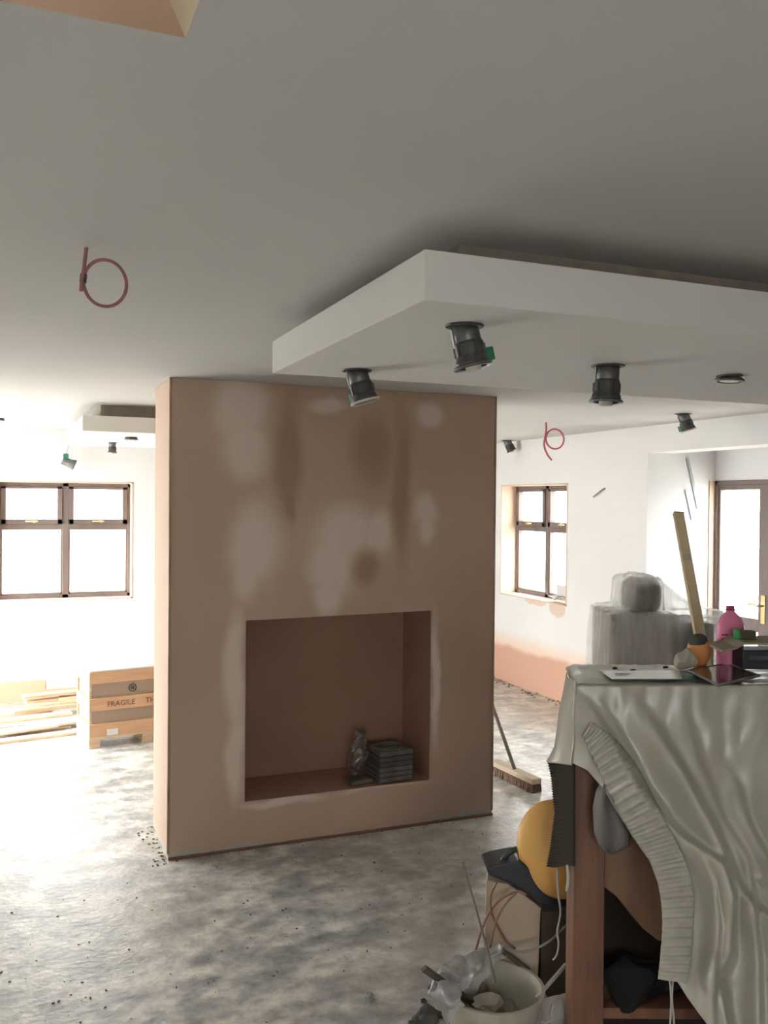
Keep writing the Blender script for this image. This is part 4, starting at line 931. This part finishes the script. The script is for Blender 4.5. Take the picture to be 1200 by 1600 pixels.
# crumpled clear plastic hanging over the bucket's left rim
WF = clear('white_crumpled_plastic', (.9, .9, .92), .10, .3, .7, (.6, .59, .58))
def bagf(u, v):
    px = 672+(782-672)*u; top = interp([(672, 1545), (690, 1500), (730, 1488), (765, 1480), (782, 1470)], px); bot = interp([(672, 1560), (700, 1580), (730, 1560), (760, 1530), (782, 1486)], px)
    return PD(px, top+(bot-top)*v, bd-.02-.07*math.sin(v*PI)+.10*u)
o = crumple(bagf, 46, 34, .028, 18, 4, 'crumpled_plastic', WF, PD(725, 1520, bd)); so = o.modifiers.new('thickness', 'SOLIDIFY'); so.thickness = .002; tag(o, 'crumpled white plastic sheet stuffed over the left rim of the bucket', 'plastic sheet')
def bagf2(u, v):
    px = 680+42*u; top = 1530+10*u; bot = interp([(680, 1572), (700, 1596), (722, 1578)], px)
    return PD(px, top+(bot-top)*v, bd-.17-.05*math.sin(v*PI))
o = crumple(bagf2, 26, 26, .02, 22, 14, 'white_bag', WF, PD(700, 1560, bd-.17)); so = o.modifiers.new('thickness', 'SOLIDIFY'); so.thickness = .002; tag(o, 'white plastic bag bulging outside the bucket on its left', 'plastic bag')
def bagf3(u, v): return PD(838+58*u, 1556+(1-abs(2*u-1))*-6+60*v, bd-.05-.08*math.sin(v*PI)*math.sin(u*PI))
o = crumple(bagf3, 26, 20, .02, 16, 24, 'white_bag', mat('pale_bag', (.5, .47, .44), None, 6, .6), PD(868, 1590, bd-.05)); so = o.modifiers.new('thickness', 'SOLIDIFY'); so.thickness = .002; tag(o, 'pale plastic sack between the bucket and the bench post', 'plastic bag')
# sticks in the bucket
WD = mat('dark_stained_batten', (.13, .11, .075), (.09, .075, .05), 6, .7)
def stick(p1, p2, d1, d2, wd, nm, lab, m=WD):
    A, B = PD(*p1, d1), PD(*p2, d2); a_ = (B-A).normalized(); s_ = a_.cross(FW).normalized(); n_ = a_.cross(s_)
    M_ = Matrix(((s_.x, n_.x, a_.x, A.x), (s_.y, n_.y, a_.y, A.y), (s_.z, n_.z, a_.z, A.z), (0, 0, 0, 1)))
    tag(obj(nm, box((-wd, -.006, 0), (wd, .006, (B-A).length), M_), m, at=A, bevel=.002), lab, 'stick')
stick((662, 1513), (745, 1572), bd-.16, bd+.02, .010, 'wood_batten', 'dark wooden batten poking out over the left rim of the bucket')
stick((785, 1486), (826, 1516), bd+.10, bd+.14, .008, 'wood_batten', 'short dark batten lying across the back rim of the bucket')
stick((885, 1506), (838, 1560), bd+.06, bd+.0, .005, 'white_rod', 'thin pale rod slanting up out of the right side of the bucket', STRG)
# dark clutter under the bench
o = obj('dark_sack', BM(), DK) if False else None
def sackf(u, v):
    a = 2*PI*u; b = PI*(v-.5); return tuple(LW(.80+.13*math.cos(b)*math.cos(a), 2.72+.07*math.cos(b)*math.sin(a), (.362+.05*math.sin(b))))
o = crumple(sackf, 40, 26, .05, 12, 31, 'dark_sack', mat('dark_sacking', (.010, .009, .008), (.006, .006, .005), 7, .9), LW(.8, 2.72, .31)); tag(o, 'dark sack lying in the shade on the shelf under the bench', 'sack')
